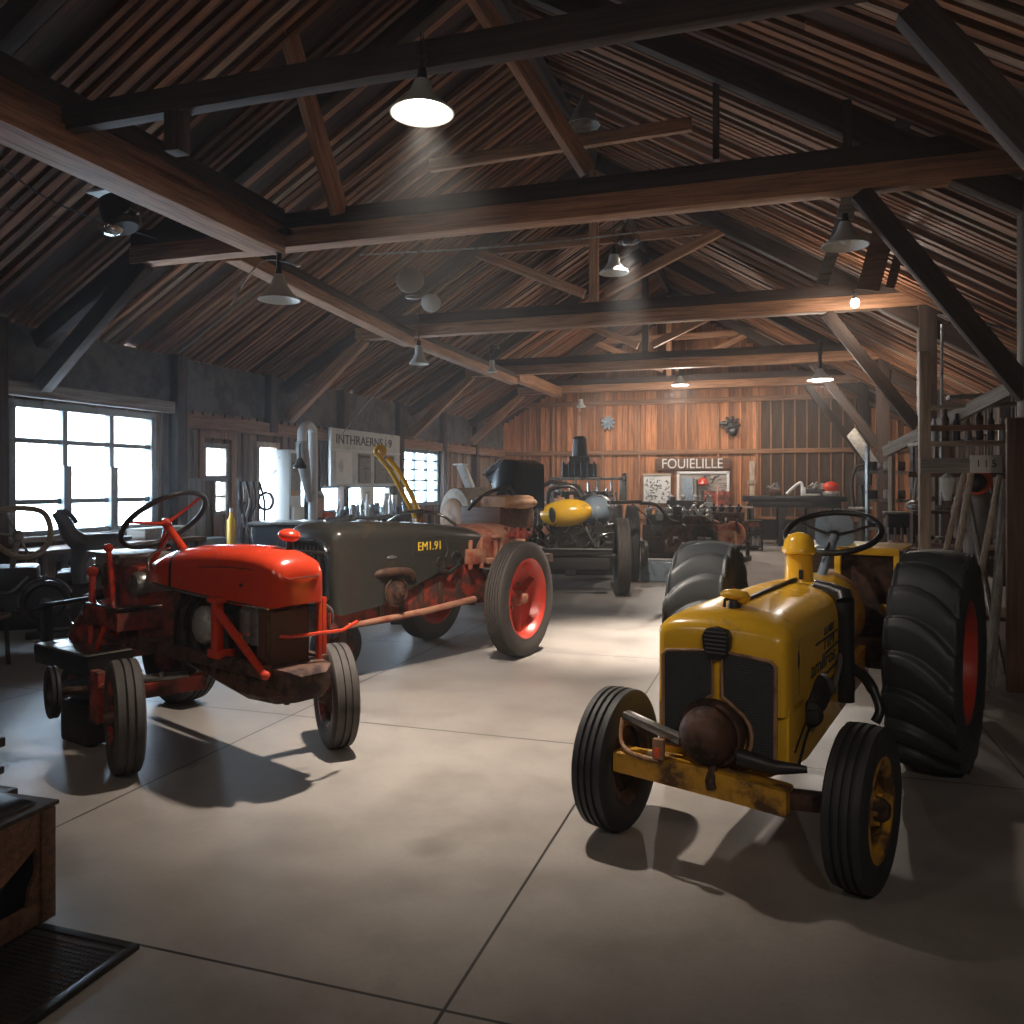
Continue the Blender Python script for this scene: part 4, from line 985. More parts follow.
m.build('side_board', M['crate'], T)
m = MB(); m.box((W / 2 - .06, 0, Hh / 2), (.01, D - .06, Hh - .05)); m.build('hole_shade_sheet', M['black'], T)  # black sheet standing in for the shade inside the hole
m = MB(); m.box((.02, 0, Hh + .008), (W + .02, D + .02, .016), R(2), .004); m.build('lid', M['darkbeam'], T)
m = MB()
rings = []
for x, z in ((-.26, 0), (-.2, .03), (-.05, .018), (.06, .035), (.17, .012), (.26, .0)):
    rings.append([(x, -.34 + .02 * math.sin(x * 9), z + .004), (x, -.1, z * .7 + .012), (x, .12, z + .008), (x + .02, .36, z * .5 + .004), (x + .02, .36, z * .5), (x, -.34, 0)])
m.loft(rings); tag(m.build('folded_sack', M['black'], loc=(-2.845, 1.93, .021 + Hh + .018), ang=60), 'dark crumpled sack lying on top of the wooden crate', 'sack')
T = thing('floor_grating', 'dark metal floor plate with raised studs in the lower left corner', 'grating', (-2.75, 1.76, 0))
m = MB(); m.box((0, 0, .006), (1.32, 1.04, .012), None, .003); m.build('plate', M['iron'], T)
m = MB()
for sx in (-1, 1): m.box((sx * .645, 0, .009), (.03, 1.04, .018), None, .003)
for sy in (-1, 1): m.box((0, sy * .505, .009), (1.26, .03, .018), None, .003)
m.build('plate_edge', M['black'], T)
m = MB()
for i in range(30):
    for j in range(44):
        x, y = .04 + i * .0195, -.47 + j * .0215
        m.bar((x - .006, y - .004, .0125), (x + .006, y + .004, .0125), .0035, .006)
m.build('stud', M['iron'], T)['kind'] = 'stuff'
# dark tool end poking in at the left edge
T = thing('tool_stand', 'dark iron tool stand cut by the left edge in front of the red tractor', 'stand', onfloor(-14, 800))
m = MB(); m.box((0, 0, .02), (.2, .2, .04), None, .01); m.build('base', M['iron'], T)
m = MB(); m.bar((0, 0, .03), (0, 0, .32), .06, .06, .01); m.box((.03, 0, .15), (.1, .08, .04), None, .01); m.box((.03, 0, .29), (.1, .09, .05), None, .01); m.build('column', M['iron'], T)

# ------------------------------------------------------------------ old machine by the big window
p = onfloor(45, 652)
T = thing('old_field_machine', 'dark rusty field machine with bent pale steering hoop under the big window', 'machine', (p.x, p.y, 0), R(YAW + 26))
m = MB(); m.box((0, .1, .42), (.95, .5, .36), None, .04); m.box((-.3, .05, .68), (.5, .4, .3), None, .05); m.box((.3, .12, .66), (.4, .4, .2), None, .04)
rg = random.Random(9)
for k in range(16): m.cyl((rg.uniform(-.5, .5), -.16, rg.uniform(.3, .75)), (rg.uniform(-.5, .5), .2, rg.uniform(.3, .85)), rg.uniform(.02, .05), None, 8)
m.build('machine_body', M['iron'], T)
m = MB(); pts = [(-.36, 1.38), (-.2, 1.40), (-.02, 1.37), (.05, 1.25), (.05, 1.1), (-.02, 1.0), (-.12, .95), (-.24, .97), (-.38, 1.08), (-.46, 1.18), (-.45, 1.30)]
m.tube(smooth_pts([(x, -.2, z - .03) for x, z in pts + pts[:1]], 4)[:-1], .026, 8, closed=True); hw = m.build('steering_hoop', M['palewood'], T)
m = MB(); m.tube([(-.2, -.2, 1.12), (-.26, -.1, .8)], .025); 
for q in ((-.3, 1.34), (-.45, 1.16), (-.12, .95)): m.tube([(-.2, -.2, 1.12), (q[0], -.2, q[1])], .011)
m.ell((-.2, -.2, 1.12), (.05, .04, .05)); m.build('hoop_spoke', M['greyboard'], hw)
m = MB(); m.tube(smooth_pts([(.10, -.15, 1.33), (.16, -.15, 1.24), (.23, -.15, 1.1), (.34, -.14, 1.02), (.5, -.12, 1.03), (.66, -.1, 1.06)], 6), [.045 + .003 * k for k in range(20)] + [.1, .1, .1, .095, .09, .085, .08, .075, .07, .06, .05], 14)
m.tube(smooth_pts([(.36, -.14, 1.02), (.3, -.14, .85), (.3, -.14, .65)]), [.11 - .004 * k for k in range(13)], 12); m.tube(smooth_pts([(.10, -.15, 1.33), (.2, -.15, 1.32), (.27, -.15, 1.22)]), .022, 8); m.build('seat_arm', M['darkgrey'], T)
m = MB(); m.box((.42, -.12, .83), (.2, .14, .1), None, .03); m.cyl((.36, -.2, .86), (.36, -.1, .86), .05, .05, 14); m.box((.46, -.14, .7), (.22, .18, .07), None, .02); m.build('carburettor', M['steel'], T)
m = MB(); m.lathe([(-.04, .2), (.04, .2), (.05, .17), (.02, .15), (.02, .06), (.06, .05), (.06, 0)], Matrix.Translation((.02, -.22, .50)) @ Matrix.Rotation(R(-90), 4, 'Z'), 28); m.build('flywheel', M['iron'], T)
m = MB(); m.tube(circ(.22, 20, (.02, -.2, .50), 1, R(20), R(190), False), .014, 6); m.tube(smooth_pts([(-.4, -.25, .62), (-.25, -.27, .62), (-.12, -.25, .75)]), .012, 6); m.build('guard_rod', M['steel'], T)
for s in (-1, 1):
    ty = make_tyre('wheel', T, (s * .48, .1, .3), .3, .12, .18, M['rubber'], 0, 3, seg=36); make_rim(ty, .18, .12, M['iron'], s, .5, .05, .05)
m = MB(); m.cyl((-.48, .1, .3), (.48, .1, .3), .04, .04, 10); m.box((.2, -.1, .18), (.7, .12, .06), None, .01); m.build('axle', M['iron'], T)
p = onfloor(-16, 668)
T = thing('low_stool', 'low dark stool with curved rail leg at the far left edge', 'stool', (p.x, p.y, 0), R(30))
m = MB(); m.box((0, 0, .44), (.34, .28, .04), None, .012); m.build('seat', M['bench'], T)
for sx in (-1, 1):
    for sy in (-1, 1):
        m = MB(); m.bar((sx * .13, sy * .1, .43), (sx * .15, sy * .12, .0), .03, .03, .004); m.build('leg', M['iron'], T)

# shelf, plank and odds and ends under the big window
T = thing('window_bench', 'rough bench running below the big multi pane window', 'bench', (XL + .42, 8.1, 0))
m = MB(); m.box((0, 0, .84), (.6, 2.7, .06), None, .006); m.build('bench_top', M['bench'], T)
for sy in (-1, 1):
    for sx in (-.24, .24):
        m = MB(); m.box((sx, sy * 1.25, .405), (.07, .07, .81), None, .005); m.build('leg', M['bench'], T)
m = MB(); m.box((0, 0, .03), (.3, .95, .14), None, .02); tag(m.build('timber_offcut', M['greyboard'], loc=(XL + .36, 9.0, .913)), 'thick weathered timber lying on the window bench at its right end', 'timber')
m = MB()
for k in range(5): m.box((0, -.3 + k * .15, .03 + .008 * (k % 2)), (.2, .12, .06 + .016 * (k % 2)), None, .008)
tag(m.build('tool_tray', M['iron'], loc=(XL + .36, 8.0, .872)), 'low dark tray of iron parts on the middle of the window bench', 'tray')
# hose rack and can
p = onX(249, 545, XL + .62)
T = thing('hose_rack', 'tangle of grey pipes and hoses hung on a stand beside the white doorway', 'rack', (p.x, p.y, 0), R(70))
m = MB(); m.box((0, 0, .03), (.5, .3, .06), None, .01); m.bar((-.18, 0, .05), (-.18, 0, 1.68), .05, .05); m.bar((.16, 0, .05), (.16, 0, 1.5), .05, .05); m.bar((-.2, 0, 1.6), (.18, 0, 1.55), .05, .04); m.build('stand', M['greyboard'], T)
rg = random.Random(21)
for k in range(7):
    x = -.18 + k * .055; m = MB()
    m.tube(smooth_pts([(x, -.05, 1.62), (x + rg.uniform(-.06, .06), -.09, 1.3), (x + rg.uniform(-.1, .1), -.1, 1.05), (x + rg.uniform(-.08, .08), -.08, .8), (x + .05, -.05, .6)]), .02, 8); m.build('hose', M['steel'] if k % 2 else M['iron'], T)
m = MB(); m.tube(circ(.13, 22, (.24, -.08, 1.32), 1), .022, 8, closed=True); m.build('hose_coil', M['black'], T)
m = MB(); m.tube([(.1, -.05, 1.5), (.42, -.1, 1.8)], .008, 6); m.build('thin_rod', M['iron'], T)
p = onX(231, 545, XL + .95)
T = thing('oil_can', 'slim yellow oil can standing left of the hose rack', 'can', (p.x, p.y, 0))
m = MB(); m.lathe([(0, 0), (0, .06), (1.08, .06), (1.12, .03), (1.2, .02), (1.2, 0)], Matrix.Rotation(R(-90), 4, 'Y'), 18); m.build('can_body', M['yellow'], T)
m = MB(); m.cyl((0, 0, 1.2), (0, 0, 1.25), .022); m.build('can_cap', M['white'], T)
p = onX(209, 548, XL + .5)
m = MB(); m.box((0, 0, .41), (.3, .5, .82), None, .02); tag(m.build('grey_box', M['bluegrey'], loc=(p.x, p.y, 0)), 'pale blue grey box below the small wall window', 'box')
# white cabinet next to the doorway
p = onX(284, 545, XL + .3)
T = thing('white_cabinet', 'tall narrow white cabinet with a wooden door right of the bright doorway', 'cabinet', (XL + .26, p.y, 0))
m = MB(); m.box((0, .1, 1.08), (.4, .36, 2.16), None, .01); cb = m.build('cabinet_body', M['white'], T)
m = MB(); m.box((.205, .1, 1.75), (.012, .28, .7), None, .004); d = m.build('upper_door', M['greyboard'], T)
Mx = Matrix(((0, 0, 1, .213), (1, 0, 0, 0), (0, 1, 0, 0), (0, 0, 0, 1)))
text_mesh('7YZ', .11, .002, M['ink'], 'door_lettering', d, Matrix.Translation((0, .1, 1.9)) @ Mx)
m = MB(); m.box((.205, .1, 1.43), (.014, .28, .09)); m.build('wood_strip', M['leather'], T)
m = MB(); m.box((0, 0, .0), (.06, .32, .42), None, .006); tag(m.build('enamel_plate', M['paper'], loc=(XL + .50, p.y + .1, 1.0)), 'small white plate fixed low on the tall white cabinet', 'plate')
# extraction pipe
p = onX(309, 545, XL + .95)
T = thing('extraction_pipe', 'big white extraction pipe bent over like a hook beside the lettered board', 'pipe', (p.x, p.y, 0), R(90))
m = MB(); m.tube(smooth_pts([(.12, 0, 0), (.12, 0, 1.0), (.12, 0, 2.3), (.06, 0, 2.5), (-.08, 0, 2.53), (-.2, 0, 2.42), (-.2, 0, 2.25)]), .075, 16); m.build('pipe', M['white'], T)
m = MB(); m.tube([(-.2, 0, 2.28), (-.16, 0, 1.9), (.02, 0, 1.3)], [.09, .1, .05], 14); m.build('pipe_sleeve', M['cloth'], T)
m = MB(); m.lathe([(0, .03), (.16, .12), (.17, .11)], Matrix.Translation((-.34, -.05, 2.0)) @ Matrix.Rotation(R(90), 4, 'Y'), 18); m.tube([(-.34, -.05, 2.0), (-.3, -.02, 2.2), (-.2, 0, 2.3)], .012); m.build('funnel', M['black'], T)

# lettered board on the left wall
y0, y1 = 13.5, 16.45
T = thing('wall_sign', 'big grey wall board lettered across its top above the backlit bottles', 'sign', (XL + .235, (y0 + y1) / 2, 2.09))
m = MB(); m.box((0, 0, 0), (.04, y1 - y0, 1.1), None, .006); bd = m.build('board', M['skinboard'], T)
m = MB(); m.box((.025, 0, .14), (.02, y1 - y0, .03)); m.box((.025, -1.46, 0), (.02, .03, 1.1)); m.build('board_trim', M['white'], bd)
Mx = Matrix(((0, 0, 1, .022), (1, 0, 0, 0), (0, 1, 0, 0), (0, 0, 0, 1)))
text_mesh('INTHRAERNS i 9', .26, .006, M['iron'], 'board_lettering', bd, Matrix.Translation((-.12, .33, 0)).to_4x4() @ Matrix.Identity(4) if False else Matrix.Translation((0, -.1, .34)) @ Mx, 0, 1.25)
for (yy, zz, w_, h_, mt, lb) in ((-.98, -.2, .62, .62, 'paper', 'white poster with a grey oval on the lettered board'), (-.16, -.2, .52, .6, 'greyboard', 'grey notice with dark edging in the middle of the lettered board'), (.72, -.2, .9, .6, 'greyboard', 'wide ruled grey notice on the right of the lettered board')):
    t = thing('poster' if mt == 'paper' else 'notice', lb, 'poster' if mt == 'paper' else 'notice', (XL + .262, (y0 + y1) / 2 + yy, 2.09 + zz))
    m = MB(); m.box((0, 0, 0), (.012, w_, h_), None, .002); sheet = m.build('sheet', M[mt], t)
    m = MB()
    if mt == 'paper': m.ell((.007, -.12, .04), (.004, .1, .13)); m.build('oval_mark', M['skinboard'], sheet)
    else:
        m.box((.008, 0, h_ / 2 - .06), (.004, w_ - .08, .05)); m.box((.008, .1, 0), (.004, w_ * .6, .012)); m.box((.008, -w_ / 2 + .03, 0), (.004, .02, h_ - .05)); m.box((.008, w_ * .1, -.1), (.004, .012, .3)); m.build('ruling', M['iron'], sheet)
# bottle bench
T = thing('bottle_bench', 'long low workbench below the lettered board covered with bottles and jars', 'bench', (XL + .50, 14.72, 0))
m = MB(); m.box((0, 0, .93), (.7, 4.75, .06), None, .008); m.build('bench_top', M['iron'], T)
for sy in (-2.2, 0, 2.2):
    for sx in (-.27, .27):
        m = MB(); m.box((sx, sy, .45), (.08, .08, .9), None, .006); m.build('leg', M['iron'], T)
rg = random.Random(3)
kinds = []
def bottle(r_, h_, mat, kind):
    m = MB(); Mz = Matrix.Rotation(R(-90), 4, 'Y')
    if kind == 'bottle':
        m.lathe([(0, 0), (0, r_), (h_ * .6, r_), (h_ * .72, r_ * .4), (h_, r_ * .34), (h_, 0)], Mz, 14)
    else:
        m.lathe([(0, 0), (0, r_), (h_ * .82, r_), (h_ * .86, r_ * .8), (h_, r_ * .8), (h_, 0)], Mz, 14)
    return m.build(kind, M[mat])
specs = [('bottle', .05, .34, 'bottleglass', 'clear glass bottle'), ('jar', .075, .2, 'bottleglass', 'clear squat glass jar'), ('bottle', .045, .42, 'white', 'white bottle'), ('jar', .08, .16, 'iron', 'dark round tin'), ('bottle', .055, .3, 'bluegrey', 'blue grey bottle'), ('jar', .07, .24, 'steel', 'steel can')]
protos = {}
row = [(338, 0), (343, 3), (347, 1), (353, 5), (358, 4), (362, 0), (367, 2), (372, 1), (377, 5), (382, 0), (386, 2), (390, 2), (394, 4), (399, 3), (404, 0)]
place_words = ['near the left end', 'beside the dark tin', 'in front of the first strip pane', 'left of the tallest white box', 'before the middle post']
for i, (px, k) in enumerate(row):
    kd, r_, h_, mt, lb = specs[k]
    q = onX(px, 510, XL + .36 + .12 * ((i * 7) % 4))
    if k not in protos: o = protos[k] = bottle(r_, h_, mt, kd)
    else: o = protos[k].copy(); COL.objects.link(o)
    o.location = (q.x, q.y, .961)
    tag(o, lb + ' among the bottles on the bench below the lettered board', kd, 'bottles on the bench under the lettered board')
for (px, w_, h_, lb) in ((367, .5, .56, 'white framed card standing at the middle of the bottle bench'), (387, .3, .42, 'narrow white box standing at the right of the bottle bench'), (394, .2, .38, 'second narrow white box right at the end of the bottle bench')):
    q = onX(px, 505, XL + .24)
    t = thing('white_card', lb, 'card', (q.x, q.y, .961)); m = MB(); m.box((0, 0, h_ / 2), (.06, w_, h_), None, .006); c_ = m.build('card', M['paper'], t)
    m = MB(); m.box((.032, .02, h_ * .45), (.004, .03, h_ * .6)); m.box((.032, -.04, h_ * .8), (.004, w_ * .4, .02)); m.build('printed_mark', M['bluegrey'], c_)
q = onX(313, 522, XL + .85)
T = thing('black_case', 'black arched case with orange jar on the left end of the bottle bench', 'case', (XL + .52, 12.62, .961), R(80))
m = MB(); m.prism([(x, z) for x, z in ((-.2, 0), (-.2, .42), (-.14, .5), (.14, .5), (.2, .42), (.2, 0))], 1, 0, .14, .02); m.build('case_body', M['black'], T)
m = MB(); m.prism(rrect(.2, .34, .06, 4, .04, .2), 1, -.02, -.001); m.build('case_window', M['leather'], T)
m = MB(); m.ell((0, 0, .07), (.1, .07, .07)); tag(m.build('orange_jar', M['orange'], loc=(XL + .74, 12.58, .961)), 'small orange pot in front of the black arched case', 'pot')
T = thing('low_machine', 'low black covered machine behind the hood of the dark tractor', 'machine', (-6.5, 10.4, 0), R(20))
m = MB(); m.box((0, 0, .5), (1.5, .7, 1.0), None, .06); m.build('machine_body', M['blueblack'], T)
m = MB(); m.box((0, 0, 1.03), (1.55, .75, .04), None, .01); m.cyl((.3, -.3, 1.06), (.7, -.2, 1.1), .05); m.build('machine_cover', M['steel'], T)
# ------------------------------------------------------------------ back wall
def wallp(px, py, d=.1): return onY(px, py, YB - d)
T = thing('letter_sign', 'row of white block letters on a weathered board high on the back wall', 'sign', wallp(692, 464, .14))
m = MB(); m.box((0, 0, 0), (2.1, .03, .34), None, .004); bd = m.build('board', M['bench'], T)
Mx = Matrix(((1, 0, 0, 0), (0, 0, -1, -.02), (0, 1, 0, 0), (0, 0, 0, 1)))
text_mesh('FOUIELILLE', .40, .012, M['white'], 'sign_lettering', bd, Mx, 0, .88)
T = thing('tool_board', 'square pale board covered with small metal tools left of the framed tool board', 'board', wallp(657, 489, .14))
m = MB(); m.box((0, 0, 0), (.78, .04, .82), None, .006); m.build('board', M['white'], T)
m = MB(); m.box((0, -.03, .42), (.82, .06, .06), None, .006); m.build('board_ledge', M['palewood'], T)
rg = random.Random(14)
for k in range(60):
    m = MB(); x, z = rg.uniform(-.35, .35), rg.uniform(-.38, .34); a = rg.uniform(0, PI); L = rg.uniform(.04, .1)
    m.bar((x - L / 2 * math.cos(a), -.03, z - L / 2 * math.sin(a)), (x + L / 2 * math.cos(a), -.03, z + L / 2 * math.sin(a)), .02, .02)
    m.build('hanging_tool', M['iron'] if k % 3 else M['steel'], T)
T = thing('framed_tool_board', 'pale framed board with red and black tools below the white letters', 'board', wallp(703, 490, .14))
m = MB(); m.box((0, 0, 0), (1.42, .03, 1.0)); m.build('board', M['greyboard'], T)
m = MB()
for x in (-.7, .7): m.box((x, -.03, 0), (.07, .06, 1.06), None, .008)
for z in (-.5, .5): m.box((0, -.03, z), (1.46, .06, .07), None, .008)
m.build('board_frame', M['white'], T)
m = MB(); m.box((-.42, -.06, -.02), (.3, .08, .75), None, .02); m.build('grey_cover', M['bluegrey'], T)
m = MB(); m.bar((-.16, -.05, .3), (-.14, -.05, -.4), .1, .05); m.build('long_tool', M['black'], T)
for k in range(36):
    m = MB(); x, z = rg.uniform(-.1, .62), rg.uniform(-.1, .42); a = rg.uniform(0, PI); L = rg.uniform(.05, .13)
    m.bar((x - L / 2 * math.cos(a), -.03, z - L / 2 * math.sin(a)), (x + L / 2 * math.cos(a), -.03, z + L / 2 * math.sin(a)), .022, .02)
    m.build('hanging_tool', (M['steel'], M['iron'], M['red_dirty'])[k % 3], T)
p = wallp(703, 482, .38); m = MB(); m.ell((0, 0, 0), (.13, .1, .13)); m.lathe([(0, .14), (.05, .16), (.06, .1)], Matrix.Rotation(R(90), 4, 'Y'), 16)
tag(m.build('red_helmet', M['red'], loc=p), 'round red helmet hanging on the framed tool board', 'helmet')
p = wallp(703, 499, .34); m = MB(); m.tube([(0, 0, .25), (0, 0, -.25)], [.03, .07], 10); tag(m.build('dark_sprayer', M['black'], loc=p), 'dark upright sprayer hanging below the red helmet', 'sprayer')
p = wallp(717, 500, .3)
T = thing('red_wall_cabinet', 'dull red wall cabinet at the lower right of the framed tool board', 'cabinet', p)
m = MB(); m.box((0, 0, 0), (.72, .22, .5), None, .012); m.build('cabinet_body', M['red_dirty'], T)
m = MB(); m.box((.02, -.125, 0), (.05, .03, .8), None, .006); m.build('orange_bar', M['tanred'], T)
p = wallp(608, 423, .15)
def wreath(name, label, p, r_, mat, seed, cat):
    T = thing(name, label, cat, p); rg = random.Random(seed)
    m = MB(); m.lathe([(-.04, 0), (-.04, r_ * .3), (.0, r_ * .35), (.06, r_ * .2), (.06, 0)], Matrix.Rotation(R(-90), 4, 'Z'), 18); m.build('hub', M[mat], T)
    for k in range(9):
        a = 2 * PI * k / 9; m = MB(); m.ell((math.cos(a) * r_ * .62, -.02, math.sin(a) * r_ * .62), (r_ * .38, .03, r_ * .2), Matrix.Rotation(-a, 3, 'Y') @ Matrix.Rotation(R(25), 3, 'X')); m.build('blade', M[mat], T)
    return T
wreath('wall_fan', 'round dark blue bladed fan on the left part of the back wall', p, .22, 'bluegrey', 1, 'fan')
T = wreath('wall_fan', 'dark fan with side motor high on the back wall right of centre', wallp(731, 425, .15), .27, 'iron', 2, 'fan')
m = MB(); m.box((-.2, -.04, .05), (.22, .14, .1), None, .03); m.ell((.05, -.04, -.18), (.14, .1, .14)); m.build('fan_motor', M['black'], T)
p = wallp(752, 478, .2)
m = MB(); m.bar((0, 0, -1.92), (0, .03, .3), .14, .04, .01); m.box((0, -.03, -.3), (.22, .05, .1), None, .01); tag(m.build('leaning_board', M['palewood_z'], loc=(p.x, p.y, 1.92)), 'pale wooden upright plank leaning on the back wall above the black table', 'plank')
# black table and what stands on it
p = onfloor(792, 541)
T = thing('black_table', 'wide black workshop table against the back wall', 'table', (p.x, 22.3, 0), R(4))
m = MB(); m.box((0, 0, 1.2), (2.5, 1.0, .14), None, .02); m.box((0, -.1, 1.06), (2.2, .7, .16), None, .02); m.build('table_top', M['black'], T)
for sx in (-1.05, -.3, .4, 1.05):
    for sy in (-.36, .36):
        m = MB(); m.box((sx, sy, .52), (.16, .14, 1.04), None, .02); m.build('leg', M['iron'], T)
m = MB(); m.box((0, .3, .4), (2.1, .06, .5)); m.build('back_panel', M['black'], T)
tx, ty_, tz = p.x, 22.3, 1.271
T = thing('white_vise', 'white clamp like tool standing on the black table', 'vise', (onY(799, 495, 22.2).x, 22.2, tz))
m = MB(); m.tube(smooth_pts([(-.3, 0, .045), (-.15, 0, .2), (.05, 0, .33), (.1, 0, .03)]), .04, 8); m.build('clamp_arm', M['white'], T)
m = MB(); m.box((.1, 0, .11), (.12, .16, .22), None, .02); m.build('clamp_body', M['white'], T)
for px, lb, mt in ((822, 'dark engine part on the black table right of the white clamp', 'iron'), (775, 'rusty iron part on the left of the black table', 'rust'), (812, 'low dark part behind the white clamp on the black table', 'black')):
    T = thing('machine_part', lb, 'machine part', (onY(px, 495, 22.4).x, 22.4 + (.25 if px == 812 else -.1), tz)); rg = random.Random(px)
    m = MB(); m.box((0, 0, .09), (.3, .2, .18), None, .03); bd = m.build('casting', M[mt], T)
    m = MB()
    for k in range(5): m.cyl((rg.uniform(-.12, .12), 0, .15), (rg.uniform(-.2, .2), -.02, rg.uniform(.22, .36)), rg.uniform(.02, .05))
    m.build('pipe_stub', M['steel'], bd)
T = thing('red_can', 'red rounded can on a grey block at the right end of the black table', 'can', (onY(831, 497, 22.0).x, 22.0, tz))
m = MB(); m.box((0, 0, .06), (.4, .26, .12), None, .02); m.build('block', M['steel'], T)
m = MB(); m.ell((0, 0, .24), (.2, .15, .13)); m.box((0, 0, .16), (.3, .2, .1), None, .04); m.build('can_body', M['red'], T)
T = thing('grey_tray', 'pale grey tray lying on the black table', 'tray', (onY(811, 500, 21.9).x, 21.9, tz)); m = MB(); m.box((0, 0, .03), (.42, .2, .06), None, .015); m.build('tray', M['alu'], T)
p = onfloor(752, 543)
T = thing('crate_stand', 'open wire crate stand with a red strip left of the black table', 'stand', (p.x, 20.4, 0))
m = MB()
for sx in (-.3, .3):
    for sy in (-.2, .2): m.bar((sx, sy, 0), (sx, sy, .72), .03, .03)
for z in (.08, .4, .7): m.box((0, 0, z), (.62, .42, .02))
m.build('crate_frame', M['iron'], T)
m = MB(); m.box((.08, -.22, .62), (.3, .02, .09)); m.build('red_strip', M['red_dirty'], T)
for k in range(5):
    m = MB(); m.cyl((-.22 + k * .11, 0, .1), (-.22 + k * .11, 0, .33), .045, .04, 10); m.build('jar', M['alu'], T)
# ------------------------------------------------------------------ engines standing in the middle
def engine(name, label, p, rz, w, d, h, mats, seed, extras=()):
    T = thing(name, label, 'engine', (p.x, p.y, 0), rz); rg = random.Random(seed)
    m = MB()
    for sx in (-1, 1): m.bar((sx * w * .38, -d * .5, .05), (sx * w * .38, d * .5, .05), .08, .1, .01)
    for sx in (-1, 1):
        for sy in (-1, 1): m.bar((sx * w * .36, sy * d * .38, .05), (sx * w * .36, sy * d * .38, h * .4), .06, .06)
    m.build('stand', M['iron'], T)
    m = MB(); m.box((0, 0, h * .48), (w * .8, d * .75, h * .36), None, .04); m.box((-.03, 0, h * .3), (w * .6, d * .6, h * .2), None, .04); m.box((0, 0, h * .72), (w * .66, d * .5, h * .16), None, .02)
    bk = m.build('engine_block', M[mats[0]], T)
    for k in range(4):
        x = -w * .28 + k * w * .18; m = MB(); m.lathe([(0, .0), (0, .07), (.03, .075), (.04, .05), (.09, .05), (.1, .075), (.14, .07), (.15, .03), (.2, .02), (.2, 0)], Matrix.Translation((x, -.02, h * .78)) @ Matrix.Rotation(R(-90), 4, 'Y'), 14); m.build('cylinder_head', M[mats[1]], T)
    for k in range(7):
        m = MB(); x, z = rg.uniform(-w * .4, w * .4), rg.uniform(h * .35, h * .9)
        m.tube(smooth_pts([(x, -d * .36, z), (x + rg.uniform(-.1, .1), -d * .5, z + rg.uniform(-.1, .1)), (x + rg.uniform(-.2, .2), -d * .45, z + rg.uniform(-.3, .1))], 5), rg.uniform(.012, .03), 8); m.build('pipe', M[(mats[1], mats[2])[k % 2]], T)
    m = MB(); m.lathe([(-.04, .0), (-.04, h * .22), (.04, h * .22), (.05, h * .18), (.03, h * .15), (.03, .05), (.07, .04), (.07, 0)], Matrix.Translation((w * .2, -d * .42, h * .45)) @ Matrix.Rotation(R(-90), 4, 'Z'), 26); m.build('flywheel', M[mats[2]], T)
    for k in range(5):
        m = MB(); x, z = rg.uniform(-w * .4, w * .35), rg.uniform(h * .3, h * .85); s_ = rg.uniform(.08, .16); m.box((x, -d * .4, z), (s_, .12, s_ * rg.uniform(.6, 1.5)), None, .015); m.build('fitting', M[mats[k % 3]], T)
    return T
engine('engine', 'dark stripped engine with a pale bent pipe beside the tall tyres', onfloor(664, 572), R(10), .95, .8, 1.3, ('iron', 'steel', 'rust'), 31)
engine('engine', 'rusty brown engine on a stand in the middle of the row of engines', onfloor(697, 565), R(-5), .9, .7, 1.2, ('rust', 'steel', 'iron'), 32)
T = engine('engine', 'rusty engine with a square brown frame at the right end of the row', onfloor(727, 561), R(-12), .95, .8, 1.25, ('rust', 'iron', 'tanred'), 33)
m = MB()
for a, b_ in (((-.1, .15), (.3, .15)), ((-.1, .62), (.3, .62)), ((-.1, .15), (-.1, .62)), ((.3, .15), (.3, .62))): m.bar((a[0], -.52, a[1]), (b_[0], -.52, b_[1]), .05, .05)
m.build('square_frame', M['leather'], T)
engine('engine', 'tall engine with pale fittings standing behind the row before the tool boards', onfloor(690, 552), R(4), 1.6, .7, 1.5, ('iron', 'alu', 'rust'), 34)
p = onfloor(668, 579); m = MB(); m.box((0, 0, .16), (.75, .4, .32), None, .02); tag(m.build('grey_block', M['bluegrey'], loc=(p.x - .05, p.y - .2, 0), rot=(0, 0, R(8))), 'blue grey metal box on the floor in front of the dark stripped engine', 'box')
p = onfloor(745, 543); m = MB(); m.bar((-.5, 0, .06), (.5, 0, .06), .1, .08, .01); tag(m.build('floor_beam', M['rust'], loc=(p.x - .1, p.y - 2.2, -.012)), 'short iron bar lying on the floor right of the engines', 'bar')
p = at(722, 514, 20.5)
T = thing('long_rail', 'long pale rail on two stands behind the engines', 'rail', (p.x, p.y, 0))
m = MB(); m.bar((-1.2, 0, 1.0), (.75, 0, 1.0), .06, .06, .008); m.build('rail', M['palewood'], T)
for x in (-1.1, .65):
    m = MB(); m.bar((x, 0, 0), (x, 0, .98), .06, .06); m.build('leg', M['iron'], T)

# ------------------------------------------------------------------ right side
T = thing('long_workbench', 'long brown plank workbench behind the yellow tractor', 'workbench', (1.55, 9.3, 0), R(-8))
m = MB()
for k in range(5): m.box((0, -.36 + k * .18, .93 + .002 * (k % 2)), (2.6, .174, .05), None, .005)
m.build('bench_top', M['bench'], T)
m = MB(); m.box((0, -.43, .80), (2.5, .04, .16), None, .006); m.build('apron', M['bench'], T)
for sx in (-1.18, 0, 1.18):
    for sy in (-.36, .36):
        m = MB(); m.box((sx, sy, .45), (.09, .09, .9), None, .006); m.build('leg', M['bench'], T)
m = MB(); m.box((0, 0, .3), (2.4, .7, .04)); m.build('lower_shelf', M['bench'], T)
bz = .962
